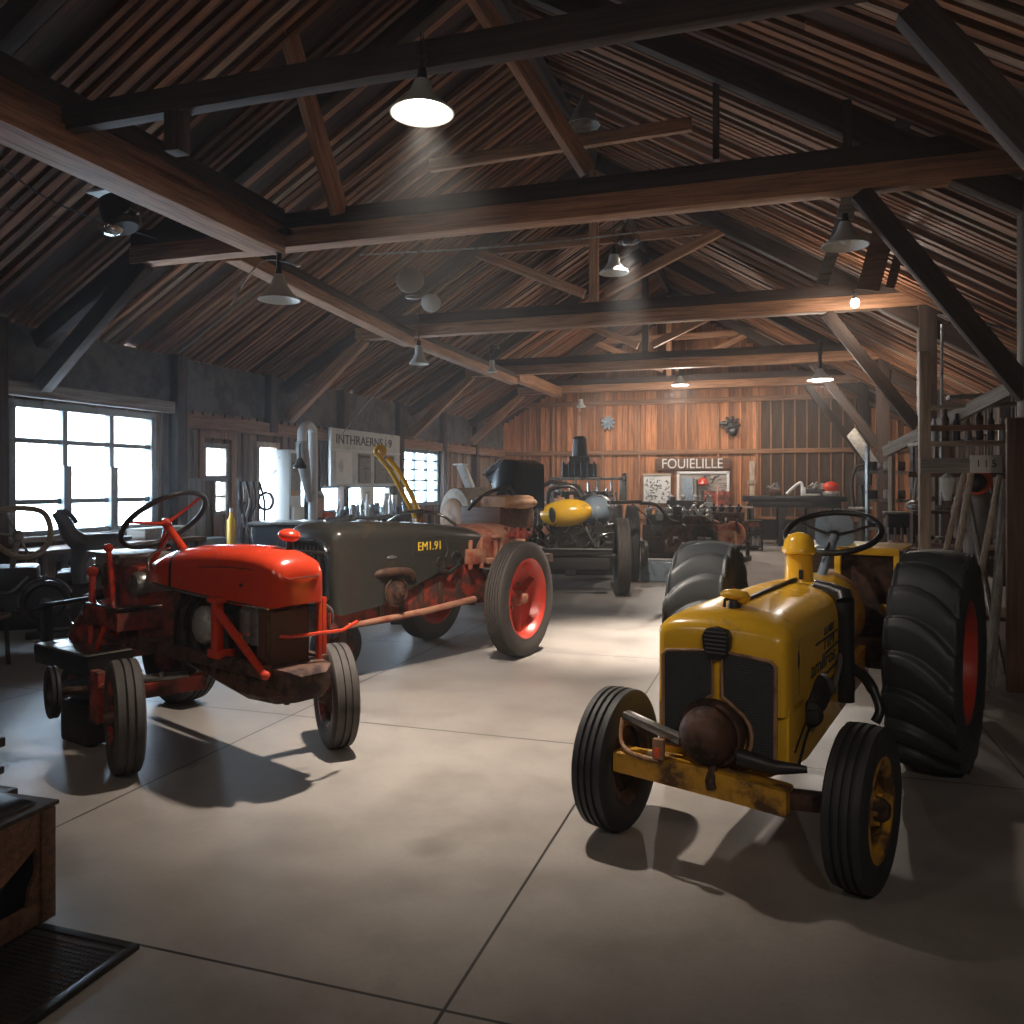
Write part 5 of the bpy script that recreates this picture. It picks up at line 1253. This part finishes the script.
# machines and scrap on the bench
p = at(903, 540, 9.25)
T = thing('iron_press', 'pale grey wire framed machine standing on the long workbench', 'machine', (p.x, p.y, bz))
m = MB(); m.box((0, 0, .17), (.34, .22, .22), None, .02); m.build('press_body', M['iron'], T)
for k in range(6):
    m = MB(); m.cyl((-.16 + k * .064, -.13, 0), (-.16 + k * .064, -.13, .14), .016, .016, 8); m.build('leg', M['steel'], T)
m = MB(); m.box((0, 0, .3), (.4, .26, .03), None, .006); m.ell((.12, 0, .38), (.09, .08, .07)); m.build('press_top', M['steel'], T)
rg = random.Random(44)
for k, (px, zz, s_, lb) in enumerate(((929, 0, .06, 'small rusty lump at the left of the scrap on the workbench'), (939, 0, .055, 'small pale lump in the middle of the scrap on the workbench'), (951, 0, .065, 'grey lump at the right of the scrap on the workbench'))):
    p = at(px, 545, 9.2); m = MB(); m.ell((0, 0, s_ * .42), (s_, s_ * .8, s_ * .42)); m.box((s_ * .4, 0, s_ * .3), (s_, s_ * .5, s_ * .5), R(20), .02); tag(m.build('scrap_iron', M[('rust', 'alu', 'iron')[k]], loc=(p.x, p.y, bz)), lb, 'scrap')
# white ladder frame
p = at(889, 552, 11.6)
T = thing('metal_rack', 'tall white metal rack frame left of the wooden door frame', 'rack', (p.x, p.y, 0), R(-5))
m = MB()
for x in (-.28, .02, .3): m.bar((x, 0, 0), (x, 0, 2.2 - .2 * abs(x)), .045, .045)
for z in (.4, .95, 1.35, 1.75): m.bar((-.28, 0, z), (.3, 0, z), .04, .04)
m.build('frame', M['steel'], T)
m = MB(); m.bar((.02, -.03, .4), (.06, -.03, 2.15), .09, .03); m.build('white_board', M['white'], T)
for z in (.95, 1.35, 1.75):
    for k in range(3):
        m = MB(); x = -.2 + k * .18; m.box((x, 0, z + .09), (.1, .12, .13), None, .02); m.build('shelf_item', M[('iron', 'alu', 'rust')[k]], T)
# wooden door frame
p = at(912, 552, 10.6)
T = thing('door_frame', 'tall narrow wooden door frame leaning on the right hand wall bay', 'frame', (p.x, p.y, 0), R(-10))
m = MB()
for x in (-.24, .26): m.bar((x, 0, 0), (x, 0, 2.1), .07, .06, .006)
m.bar((-.27, 0, 2.12), (.29, 0, 2.12), .06, .07, .006); m.build('jamb', M['palewood_z'], T)
m = MB(); m.box((.4, .02, 1.15), (.16, .05, 2.3), None, .006); m.build('side_board', M['bench_z'], T)
for k, (a, b_, lb) in enumerate(((-.2, .1, 'thin pole leaning inside the wooden door frame'), (.02, .16, 'second thin pole leaning inside the wooden door frame'))):
    m = MB(); m.tube([(p.x + a, p.y - .14, 0), (p.x + b_, p.y + .04 - .1, 2.05)], .017, 8); tag(m.build('thin_pole', M['palewood_z']), lb, 'pole')
# cross board between posts, rack for poles
timber('rail_beam', (1.15, 7.85, 1.75), (2.6, 7.85, 1.75), .05, .13, 'greyboard')
timber('post_beam', (1.2, 7.93, 0), (1.2, 7.93, 2.75), .09, .1, 'palewood', up=(0, 1, 0))
timber('rail_beam', at(885, 452, 9.6), at(1012, 388, 7.4), .06, .13, 'palewood')
timber('rail_beam', (1.15, 8.0, 2.08), (2.7, 8.0, 2.08), .05, .05, 'rail')
T = thing('card_sign', 'small white card with dark marks fixed on the grey cross board', 'notice', at(986, 464, 6.895) + V((0, 0, 0)), R(0))
m = MB(); m.box((0, 0, 0), (.24, .012, .15), None, .002); sh_ = m.build('card', M['paper'], T)
Mx = Matrix(((1, 0, 0, 0), (0, 0, -1, -.008), (0, 1, 0, 0), (0, 0, 0, 1)))
text_mesh('1 I 5', .09, .001, M['iron'], 'card_lettering', sh_, Mx)
T = thing('grey_card', 'dull grey plate fixed on the thick post right of the white card', 'plate', at(1013, 466, 7.0))
m = MB(); m.box((0, 0, 0), (.12, .02, .14), None, .003); m.build('plate', M['steel'], T)
# leaning poles
for (a, b_, r_, mt, lb) in (((964, 474, 6.84), (940, 575, 6.55), .022, 'palewood_z', 'first pale wooden pole leaning on the cross board'), ((971, 474, 6.78), (952, 585, 6.45), .026, 'palewood_z', 'second pale wooden pole leaning right of the first'), ((966, 487, 7.02), (991, 610, 6.85), .024, 'chrome', 'shiny steel pole leaning the other way across the coat'), ((1000, 476, 6.82), (975, 600, 6.55), .026, 'palewood_z', 'brown wooden pole leaning right of the grey coat'), ((1006, 480, 6.72), (990, 680, 6.4), .038, 'greyboard_z', 'thick grey wooden pole leaning next to the broad post'), ((1007, 520, 6.55), (984, 700, 6.2), .03, 'greyboard_z', 'short grey pole in front of the thick grey pole')):
    A, B = at(*a), at(*b_)
    t_ = (0.02 - A.z) / (B.z - A.z); B = A + (B - A) * t_
    m = MB(); m.tube([A, B], r_, 8); tag(m.build('leaning_pole', M[mt]), lb, 'pole')
# coat and orange helmet hanging behind the poles
p = at(976, 481, 7.25)
T = thing('orange_helmet', 'bright orange helmet with dark opening hanging on the cross board', 'helmet', p)
m = MB(); m.lathe([(-.02, .085), (.0, .13), (.08, .12), (.13, .06), (.14, 0)], Matrix.Rotation(R(75), 4, 'Z') @ Matrix.Rotation(R(-20), 4, 'Y'), 24); m.build('helmet_shell', M['orange'], T)
m = MB(); m.ell((-.01, -.02, -.02), (.075, .05, .08)); m.build('helmet_lining', M['black'], T)
p = at(976, 527, 7.45)
m = MB(); rings = []
for z, w_, d_ in ((.34, .07, .05), (.28, .14, .06), (.1, .13, .07), (-.1, .1, .07), (-.3, .09, .06), (-.62, .1, .06)):
    rings.append([(w_ * math.cos(a) * (1 + .12 * math.sin(5 * a)), d_ * math.sin(a), z) for a in [2 * PI * k / 20 for k in range(20)]])
m.loft(rings); T = thing('work_coat', 'long grey work coat hanging below the orange helmet', 'coat', p); m.build('coat_body', M['cloth'], T)
for s in (-1, 1):
    m = MB(); m.tube(smooth_pts([(s * .12, 0, .26), (s * .17, -.03, .1), (s * .15, -.04, -.1)]), [.05] * 6 + [.04] * 7, 10); m.build('sleeve', M['cloth'], T)
p = at(948, 487, 7.2); m = MB(); m.loft([[(w_ * math.cos(a), .03 * math.sin(a), z) for a in [2 * PI * k / 12 for k in range(12)]] for z, w_ in ((.12, .02), (.08, .07), (-.02, .06), (-.12, .03))]); tag(m.build('white_rag', M['paper'], loc=p), 'white rag hanging left of the pale poles', 'rag')
# stone shelf
T = thing('rubble_shelf', 'shelf board holding pale stones below the dark pigeonhole', 'shelf', at(938, 512, 8.3))
m = MB(); m.box((0, 0, 0), (.5, .3, .03), None, .004); m.build('board', M['bench'], T)
for s in (-.22, .22):
    m = MB(); m.bar((s, .1, -.33), (s, .1, 0), .04, .04); m.build('leg', M['bench'], T)
rg = random.Random(6)
q0 = at(938, 512, 8.3)
for k in range(9):
    m = MB(); r_ = rg.uniform(.03, .04); m.ell((0, 0, 0), (r_ * 1.3, r_, r_ * .8), None, 9, 6)
    o = m.build('pale_stone', M['alu'], loc=(q0.x - .22 + (k % 5) * .11 + (.055 if k > 4 else 0), q0.y - .03, q0.z + .05 + (.085 if k > 4 else 0)), rot=(0, 0, k))
    tag(o, 'pale rounded stone in the heap on the shelf behind the leaning poles', 'stone', 'stones heaped on the shelf')
# upper loft shelf with junk
T = thing('loft_shelf', 'plank loft shelf piled with old timber beside the thick right post', 'shelf', at(968, 444, 8.2))
m = MB()
for k in range(4): m.box((.05, -.2 + k * .16, .003 * k), (1.1, .15, .035), R(2), .004)
m.build('boards', M['palewood'], T)
m = MB(); m.bar((-.4, .3, -.3), (-.4, .3, 0), .05, .05); m.bar((.5, .3, -.3), (.5, .3, 0), .05, .05); m.bar((-.5, .32, -.3), (.6, .32, -.3), .06, .06); m.build('bearer', M['bench'], T)
q0 = at(968, 444, 8.2)
for k in range(7):
    x = q0.x - .32 + k * .1; m = MB(); h_ = .22 + .1 * ((k * 5) % 3) / 2
    m.lathe([(0, 0), (0, .035), (h_ * .7, .035), (h_ * .8, .018), (h_, .018), (h_, 0)], Matrix.Rotation(R(-90), 4, 'Y'), 12)
    tag(m.build('old_bottle', M[('alu', 'rust', 'iron')[k % 3]], loc=(x, q0.y - .1, q0.z + .03)), 'old dusty bottle in the row on the loft shelf', 'bottle', 'bottles on the loft shelf')
for k, (z, lb) in enumerate(((.36, 'grey plank lying over the bottles on the loft shelf'), (.46, 'topmost short board tilted above the loft shelf bottles'))):
    m = MB(); m.bar((-.4 + .2 * k, 0, z), (.42, 0, z + .02), .2, .035, .004); tag(m.build('loose_plank', M['greyboard' if k else 'palewood'], loc=(q0.x, q0.y - .1, q0.z)), lb, 'plank')
# paddle shaped board hanging by the far braces
p0, p1 = at(851, 432, 14.5), at(878, 470, 14.0)
m = MB(); m.bar(p0, p1, .05, .22, .02); tag(m.build('hanging_paddle', M['greyboard']), 'pale paddle shaped board hanging from the far right brace', 'board')
# cladding board on the thick near post
b = MB(); b.box((XP + .02, 7.16, 1.05), (.3, .05, 2.1), None, .006); b.build('trim_3', M['bench_z'], kind='structure')
# dark pipe frame on the right wall
m = MB(); m.tube([at(941, 560, 9.9), at(942, 325, 9.9), at(965, 318, 9.9), at(1010, 330, 9.9)], .02, 8); tag(m.build('wall_pipe', M['steel']), 'thin grey pipe running up and across behind the near right brace', 'pipe')
# black iron machine at the far right
p = onfloor(862, 556)
T = thing('pillar_drill', 'dark upright machine with curved arm right of the black table', 'machine', (p.x, p.y, 0), R(-10))
m = MB(); m.box((0, 0, .05), (.5, .5, .1), None, .02); m.build('base', M['iron'], T)
m = MB(); m.cyl((0, 0, .1), (0, 0, 1.9), .06, .05, 14); m.build('column', M['iron'], T)
m = MB(); m.tube(smooth_pts([(-.15, -.05, 1.0), (-.2, -.05, 1.6), (-.1, -.05, 1.95), (.1, -.05, 2.0), (.2, -.05, 1.85)]), .035, 10); m.box((.05, -.05, 1.7), (.3, .3, .3), None, .04); m.build('head', M['iron'], T)
m = MB(); m.box((0, -.1, 1.05), (.5, .4, .05), None, .01); m.build('work_table', M['steel'], T)
# ------------------------------------------------------------------ lamps
def shade_prof(d, h):
    r = d / 2
    out = [(0, .03), (.0, .045), (.03, .055), (h * .45, r * .42), (h * .72, r * .66), (h * .9, r * .93), (h, r)]
    return out
M['lampglow'] = emit('lamp_glow', (1, .9, .76), 12)
M['bulb'] = emit('bulb_glow', (1, .93, .82), 40)
M['bulboff'] = plain('bulb_unlit', (.7, .7, .66), .2)
def pendant(label, pos, d, h, lit, drop, hang='cord', group=None, name='pendant_lamp'):
    """pos = middle of the rim; drop = length of the suspension above the shade"""
    t = thing(name, label, 'lamp', pos, 0, group)
    m = MB(); Mx = Matrix.Translation((0, 0, h)) @ Matrix.Rotation(R(90), 4, 'Y')
    pr = shade_prof(d, h)
    m.lathe([(0, 0)] + pr, Mx, 36); m.mat(1); m.lathe([(x + .004, max(0, r_ - .005)) for x, r_ in pr[2:]] , Mx, 36)
    m.mat(0); m.tube(circ(d / 2 - .002, 36, (0, 0, 0)), .005, 6, closed=True)
    m.build('lamp_shade', [M['lampwhite'], M['lampinside']], t, ang=50)
    m = MB(); m.ell((0, 0, h * .38), (d * .14, d * .14, d * .16)); m.build('bulb', M['bulb'] if lit else M['bulboff'], t)
    m = MB(); m.cyl((0, 0, h - .01), (0, 0, h + .07), .035, .025, 14); m.build('socket', M['iron'], t)
    m = MB()
    if hang == 'cord': m.tube([(0, 0, h + .05), (0, 0, h + drop)], .006, 6)
    elif hang == 'chain':
        m.tube([(0, 0, h + .05), (0, 0, h + drop)], .004, 6)
        for k in range(5): m.tube(circ(.022, 10, (0, 0, h + .1 + k * drop / 6), k % 2), .004, 5, closed=True)
        m.tube(smooth_pts([(0, 0, h + .07), (.03, 0, h + .12), (-.03, 0, h + .17), (.0, 0, h + .24)]), .004, 6)
    elif hang == 'bracket':
        m.bar((0, 0, h + .03), (0, 0, h + drop), .05, .05, .01); m.box((.05, 0, h + drop), (.16, .1, .05), None, .01); m.ell((0, -.03, h + drop * .6), (.05, .04, .05))
    elif hang == 'board':
        m.bar((0, 0, h + .03), (.07, .0, h + drop), .13, .03, .004, up=(0, 1, 0))
    m.build({'cord': 'cord', 'chain': 'chain', 'bracket': 'bracket', 'board': 'hanger_board'}[hang], M['greyboard'] if hang == 'board' else M['iron'], t)
    return t
PEND = at(422, 113, 4.82)
pendant('brightly lit white pendant lamp hanging from the nearest dark beam', PEND, .376, .19, True, .24, 'chain')
p = at(279, 300, 8.3); pendant('unlit enamel lamp on an iron bracket under the first long beam, nearest the window', p, .42, .26, False, .42, 'bracket')
p = at(845, 246, 6.9); pendant('unlit grey enamel lamp on a pale board, right end of first long beam', p, .38, .2, False, .42, 'board')
p = at(614, 273, 8.6); pendant('small unlit lamp with chain beside the bright reflectors in the middle of the roof', p, .31, .19, False, .62, 'chain')
p = at(419, 364, 11.2); pendant('small conical white lamp on a cord under the left end of the second beam', p, .27, .25, False, .5, 'cord')
p = at(492, 372, 15.5); pendant('tiny white lamp below the left end of the third beam', p, .2, .22, False, .25, 'bracket')
p = at(581, 407, 21.0); pendant('tiny white lamp hanging before the back wall above the dark blue fan', p, .26, .2, False, .3, 'cord')
L_BULB = at(855, 303, 10.9)
t = thing('bare_bulb', 'glowing bare bulb under the right end of the second beam', 'lamp', L_BULB)
m = MB(); m.ell((0, 0, 0), (.055, .055, .065)); m.build('bulb', M['bulb'], t)
m = MB(); m.cyl((0, 0, .05), (0, 0, .13), .03, .025, 12); m.build('socket', M['iron'], t)
m = MB(); m.tube([(0, 0, .1), (0, .1, .2), (0, 1.2, .32)], .006, 6); m.build('cord', M['iron'], t)
L_RIGHT = at(820, 385, 14.6)
pendant('lit lamp with an angled arm by the right hand braces of the third beam', at(820, 380, 14.6), .44, .2, True, .5, 'bracket')
L_MID = at(680, 392, 18.6)
pendant('small lit bright lamp in the middle under the fourth beam', at(680, 385, 18.6), .38, .2, True, .4, 'bracket')
SPOTP = at(628, 244, 8.4)
BACKL = [V((-4.6, 21.5, 4.1)), V((-.6, 21.5, 4.1)), V((-2.6, 21.5, 4.1))]
# bright metal reflectors in the roof
t = thing('roof_reflector', 'shiny silver spotlight reflector fixed below the beam above the small chain lamp', 'spotlight', SPOTP + V((0, 0, .1)))
m = MB(); m.lathe([(0, .03), (.04, .06), (.16, .12), (.2, .125)], Matrix.Rotation(R(90), 4, 'Y') @ Matrix.Translation((-.12, 0, 0)), 24); m.build('reflector', M['chrome'], t)
m = MB(); m.bar((0, 0, .1), (.02, 0, .45), .03, .03); m.box((.05, 0, .2), (.14, .03, .09), R(15), .01); m.build('bracket', M['steel'], t)
t = thing('roof_ventilator', 'silver and white fan housing on the long left plate by the first beam', 'fan', at(120, 215, 7.6))
m = MB(); m.lathe([(-.14, 0), (-.14, .16), (.1, .17), (.14, .13), (.14, 0)], Matrix.Rotation(R(70), 4, 'Y'), 24); m.build('fan_housing', M['iron'], t)
m = MB(); m.box((-.1, 0, .22), (.4, .2, .03), None, .006); m.bar((0, 0, .1), (0, 0, .4), .06, .06); m.build('mounting_plate', M['white'], t)
m = MB(); m.ell((-.05, -.06, -.14), (.11, .11, .07)); m.tube(smooth_pts([(.05, -.1, -.1), (.2, -.1, 0), (.3, -.1, -.05)]), .015, 6); m.build('fan_motor', M['chrome'], t)
# pale discs on the left plate
for (px, py, r_, ang, lb) in ((410, 280, .17, 15, 'large pale round disc fixed upright on the left roof plate'), (414, 297, .11, 70, 'small pale oval disc lying below the large round disc'), (431, 303, .12, -35, 'pale pointed disc leaning right of the two round discs')):
    q = at(px, py, 9.9)
    m = MB(); m.lathe([(-.012, 0), (-.012, r_ * .9), (-.004, r_), (.004, r_), (.02, r_ * .8), (.03, 0)], Matrix.Rotation(R(90 + YAW), 4, 'Z') @ Matrix.Rotation(R(ang), 4, 'Y'), 28)
    tag(m.build('pale_disc', M['lampwhite'], loc=q), lb, 'disc')
# pale cone high under the ridge
q = at(584, 126, 8.2)
m = MB(); m.lathe([(0, .16), (.005, .165), (.3, .02), (.3, 0)], Matrix.Rotation(R(-90), 4, 'Y'), 24); m.build
tag(m.build('roof_cone', M['greyboard'], loc=q), 'dull pale cone hanging point up high under the roof ridge', 'cone')
# pale planks leaning in the roof on the right
for p0, p1, w_, lb in (((948, 28, 6.6), (895, 140, 6.7), .13, 'weathered pale plank slanting in the roof above the right end of the first beam'), ((966, 60, 6.7), (922, 142, 6.8), .07, 'thin brown batten slanting beside the weathered pale plank'), ((850, 195, 7.9), (822, 285, 8.0), .12, 'pale plank hanging behind the grey enamel lamp'), ((888, 215, 9.2), (868, 290, 9.3), .24, 'broad brown board hanging behind the first knee brace'), ((905, 230, 9.2), (890, 288, 9.3), .1, 'narrow brown board beside the broad hanging board')):
    m = MB(); m.bar(at(*p0), at(*p1), w_, .035, .004, up=ray(900, 200)); tag(m.build('roof_plank', M['greyboard'] if 'pale' in lb and 'beside' not in lb else M['bench']), lb, 'plank')
# wires
for pts, lb in (((at(0, 165, 6.5), at(60, 205, 7), at(160, 240, 8.6)), 'thin dark cable sagging under the roof above the big window'), ((at(230, 305, 8.0), at(262, 262, 8.3), at(300, 266, 8.2)), 'loose wires curling beside the bracket lamp'), ((at(340, 437, 13.8), at(370, 400, 13.5), at(398, 373, 13.2)), 'pale wire running down the roof to the left wall posts'), ((at(420, 437, 17), at(440, 415, 16.8), at(462, 396, 16.5)), 'pale wire running down the roof above the far window'), ((at(360, 255, 8.2), at(520, 245, 8.0), at(700, 225, 7.8)), 'pair of pale conduits strung below the first long beam')):
    m = MB(); m.tube(smooth_pts(pts, 8), .008, 6); tag(m.build('roof_wire', M['steel'] if 'pale' in lb or 'loose' in lb else M['iron']), lb, 'wire')
HAZE = .0055
# ------------------------------------------------------------------ camera, world and lights
cd = bpy.data.cameras.new('camera'); cam = bpy.data.objects.new('camera', cd); COL.objects.link(cam)
cam.location = (0, 0, CAM_H); cam.rotation_euler = (R(90), 0, R(YAW))
cd.sensor_width = 36; cd.lens = F_PX / 1024 * 36
cd.shift_y = -(HOR - 512) / 1024 * -1
cd.clip_end = 200
SC.camera = cam
w = bpy.data.worlds.new('World'); SC.world = w; w.use_nodes = True
bg = w.node_tree.nodes['Background']; bg.inputs[0].default_value = (.78, .9, 1, 1); bg.inputs[1].default_value = 30.0

def spot(name, loc, tgt, power, col, ang, blend=.3, size=.05):
    l = bpy.data.lights.new(name, 'SPOT'); l.energy = power; l.color = col; l.spot_size = R(ang); l.spot_blend = blend; l.shadow_soft_size = size
    o = bpy.data.objects.new(name, l); COL.objects.link(o); o.location = loc
    o.rotation_euler = (V(tgt) - V(loc)).to_track_quat('-Z', 'Y').to_euler(); return o
def area_portal(name, c, sy, sz):
    l = bpy.data.lights.new(name, 'AREA'); l.shape = 'RECTANGLE'; l.size = sz; l.size_y = sy; l.cycles.is_portal = True
    o = bpy.data.objects.new(name, l); COL.objects.link(o); o.location = c
    o.rotation_euler = V((1, 0, 0)).to_track_quat('-Z', 'Y').to_euler(); return o
for (y0, y1, z0, z1) in WIN + SMALL + [DOOR, TALL]:
    area_portal('window_portal', (XL - .12, (y0 + y1) / 2, (z0 + z1) / 2), z1 - z0, y1 - y0)
WARM = (1, .88, .76)
spot('pendant_light', PEND + V((0, 0, .02)), PEND + V((.05, .75, -3)), 1600, WARM, 96, 1.0, .06)
spot('spot_light', SPOTP, (-1.6, 8.3, 0), 3000, WARM, 46, 1.0, .06)
spot('spot_light', SPOTP + V((.08, 0, .05)), (-2.5, 11.6, 1.0), 900, WARM, 46, 1.0, .06)  # extra beam added to brighten the tractor with the yellow tank
for p, e in ((L_BULB + V((0, -.1, -.1)), 40), (L_RIGHT, 220), (L_MID, 260)):
    l = bpy.data.lights.new('bulb_light', 'POINT'); l.energy = e; l.color = WARM; l.shadow_soft_size = .06
    o = bpy.data.objects.new('bulb_light', l); COL.objects.link(o); o.location = p
for p in BACKL:
    spot('back_fill_light', p, (p[0] + .0, p[1] + 1.2, 0), 230, WARM, 165, .5, .08)  # added fill without fittings, brightens the back wall from behind the beam
for p, e in (((1.2, -1.2, 3.7), 55), ((-3.6, -1.2, 3.7), 35)):
    spot('rear_fill_light', p, (p[0] * .6 - .2, 4.0, .3), e * 3.1, WARM, 100, 1.0, .3)  # added fill from behind the camera, no lamp stands there
vs = SC.view_settings; vs.view_transform = 'Standard'; vs.look = 'None'; vs.gamma = 1; vs.use_curve_mapping = False; vs.exposure = 0.0
hz = MB(); hz.box(((XL + XR) / 2, (YB + YF) / 2, 3.4), (XR - XL + 1.2, YB - YF + 1.2, 7.6))
hm = bpy.data.materials.new('dust_haze'); hm.use_nodes = True; hn = hm.node_tree; hn.nodes.remove(hn.nodes['Principled BSDF'])
hv = N(hn, 'ShaderNodeVolumeScatter'); hv.inputs['Density'].default_value = HAZE; hv.inputs['Anisotropy'].default_value = .35
hn.links.new(hv.outputs[0], hn.nodes['Material Output'].inputs['Volume'])
if HAZE > 0: hz.build('dust_haze', hm, kind='stuff')
SC.cycles.volume_bounces = 0
SC.cycles.use_denoising = True
SC.cycles.max_bounces = 8; SC.cycles.diffuse_bounces = 5; SC.cycles.transparent_max_bounces = 16
SC.cycles.sample_clamp_indirect = 6
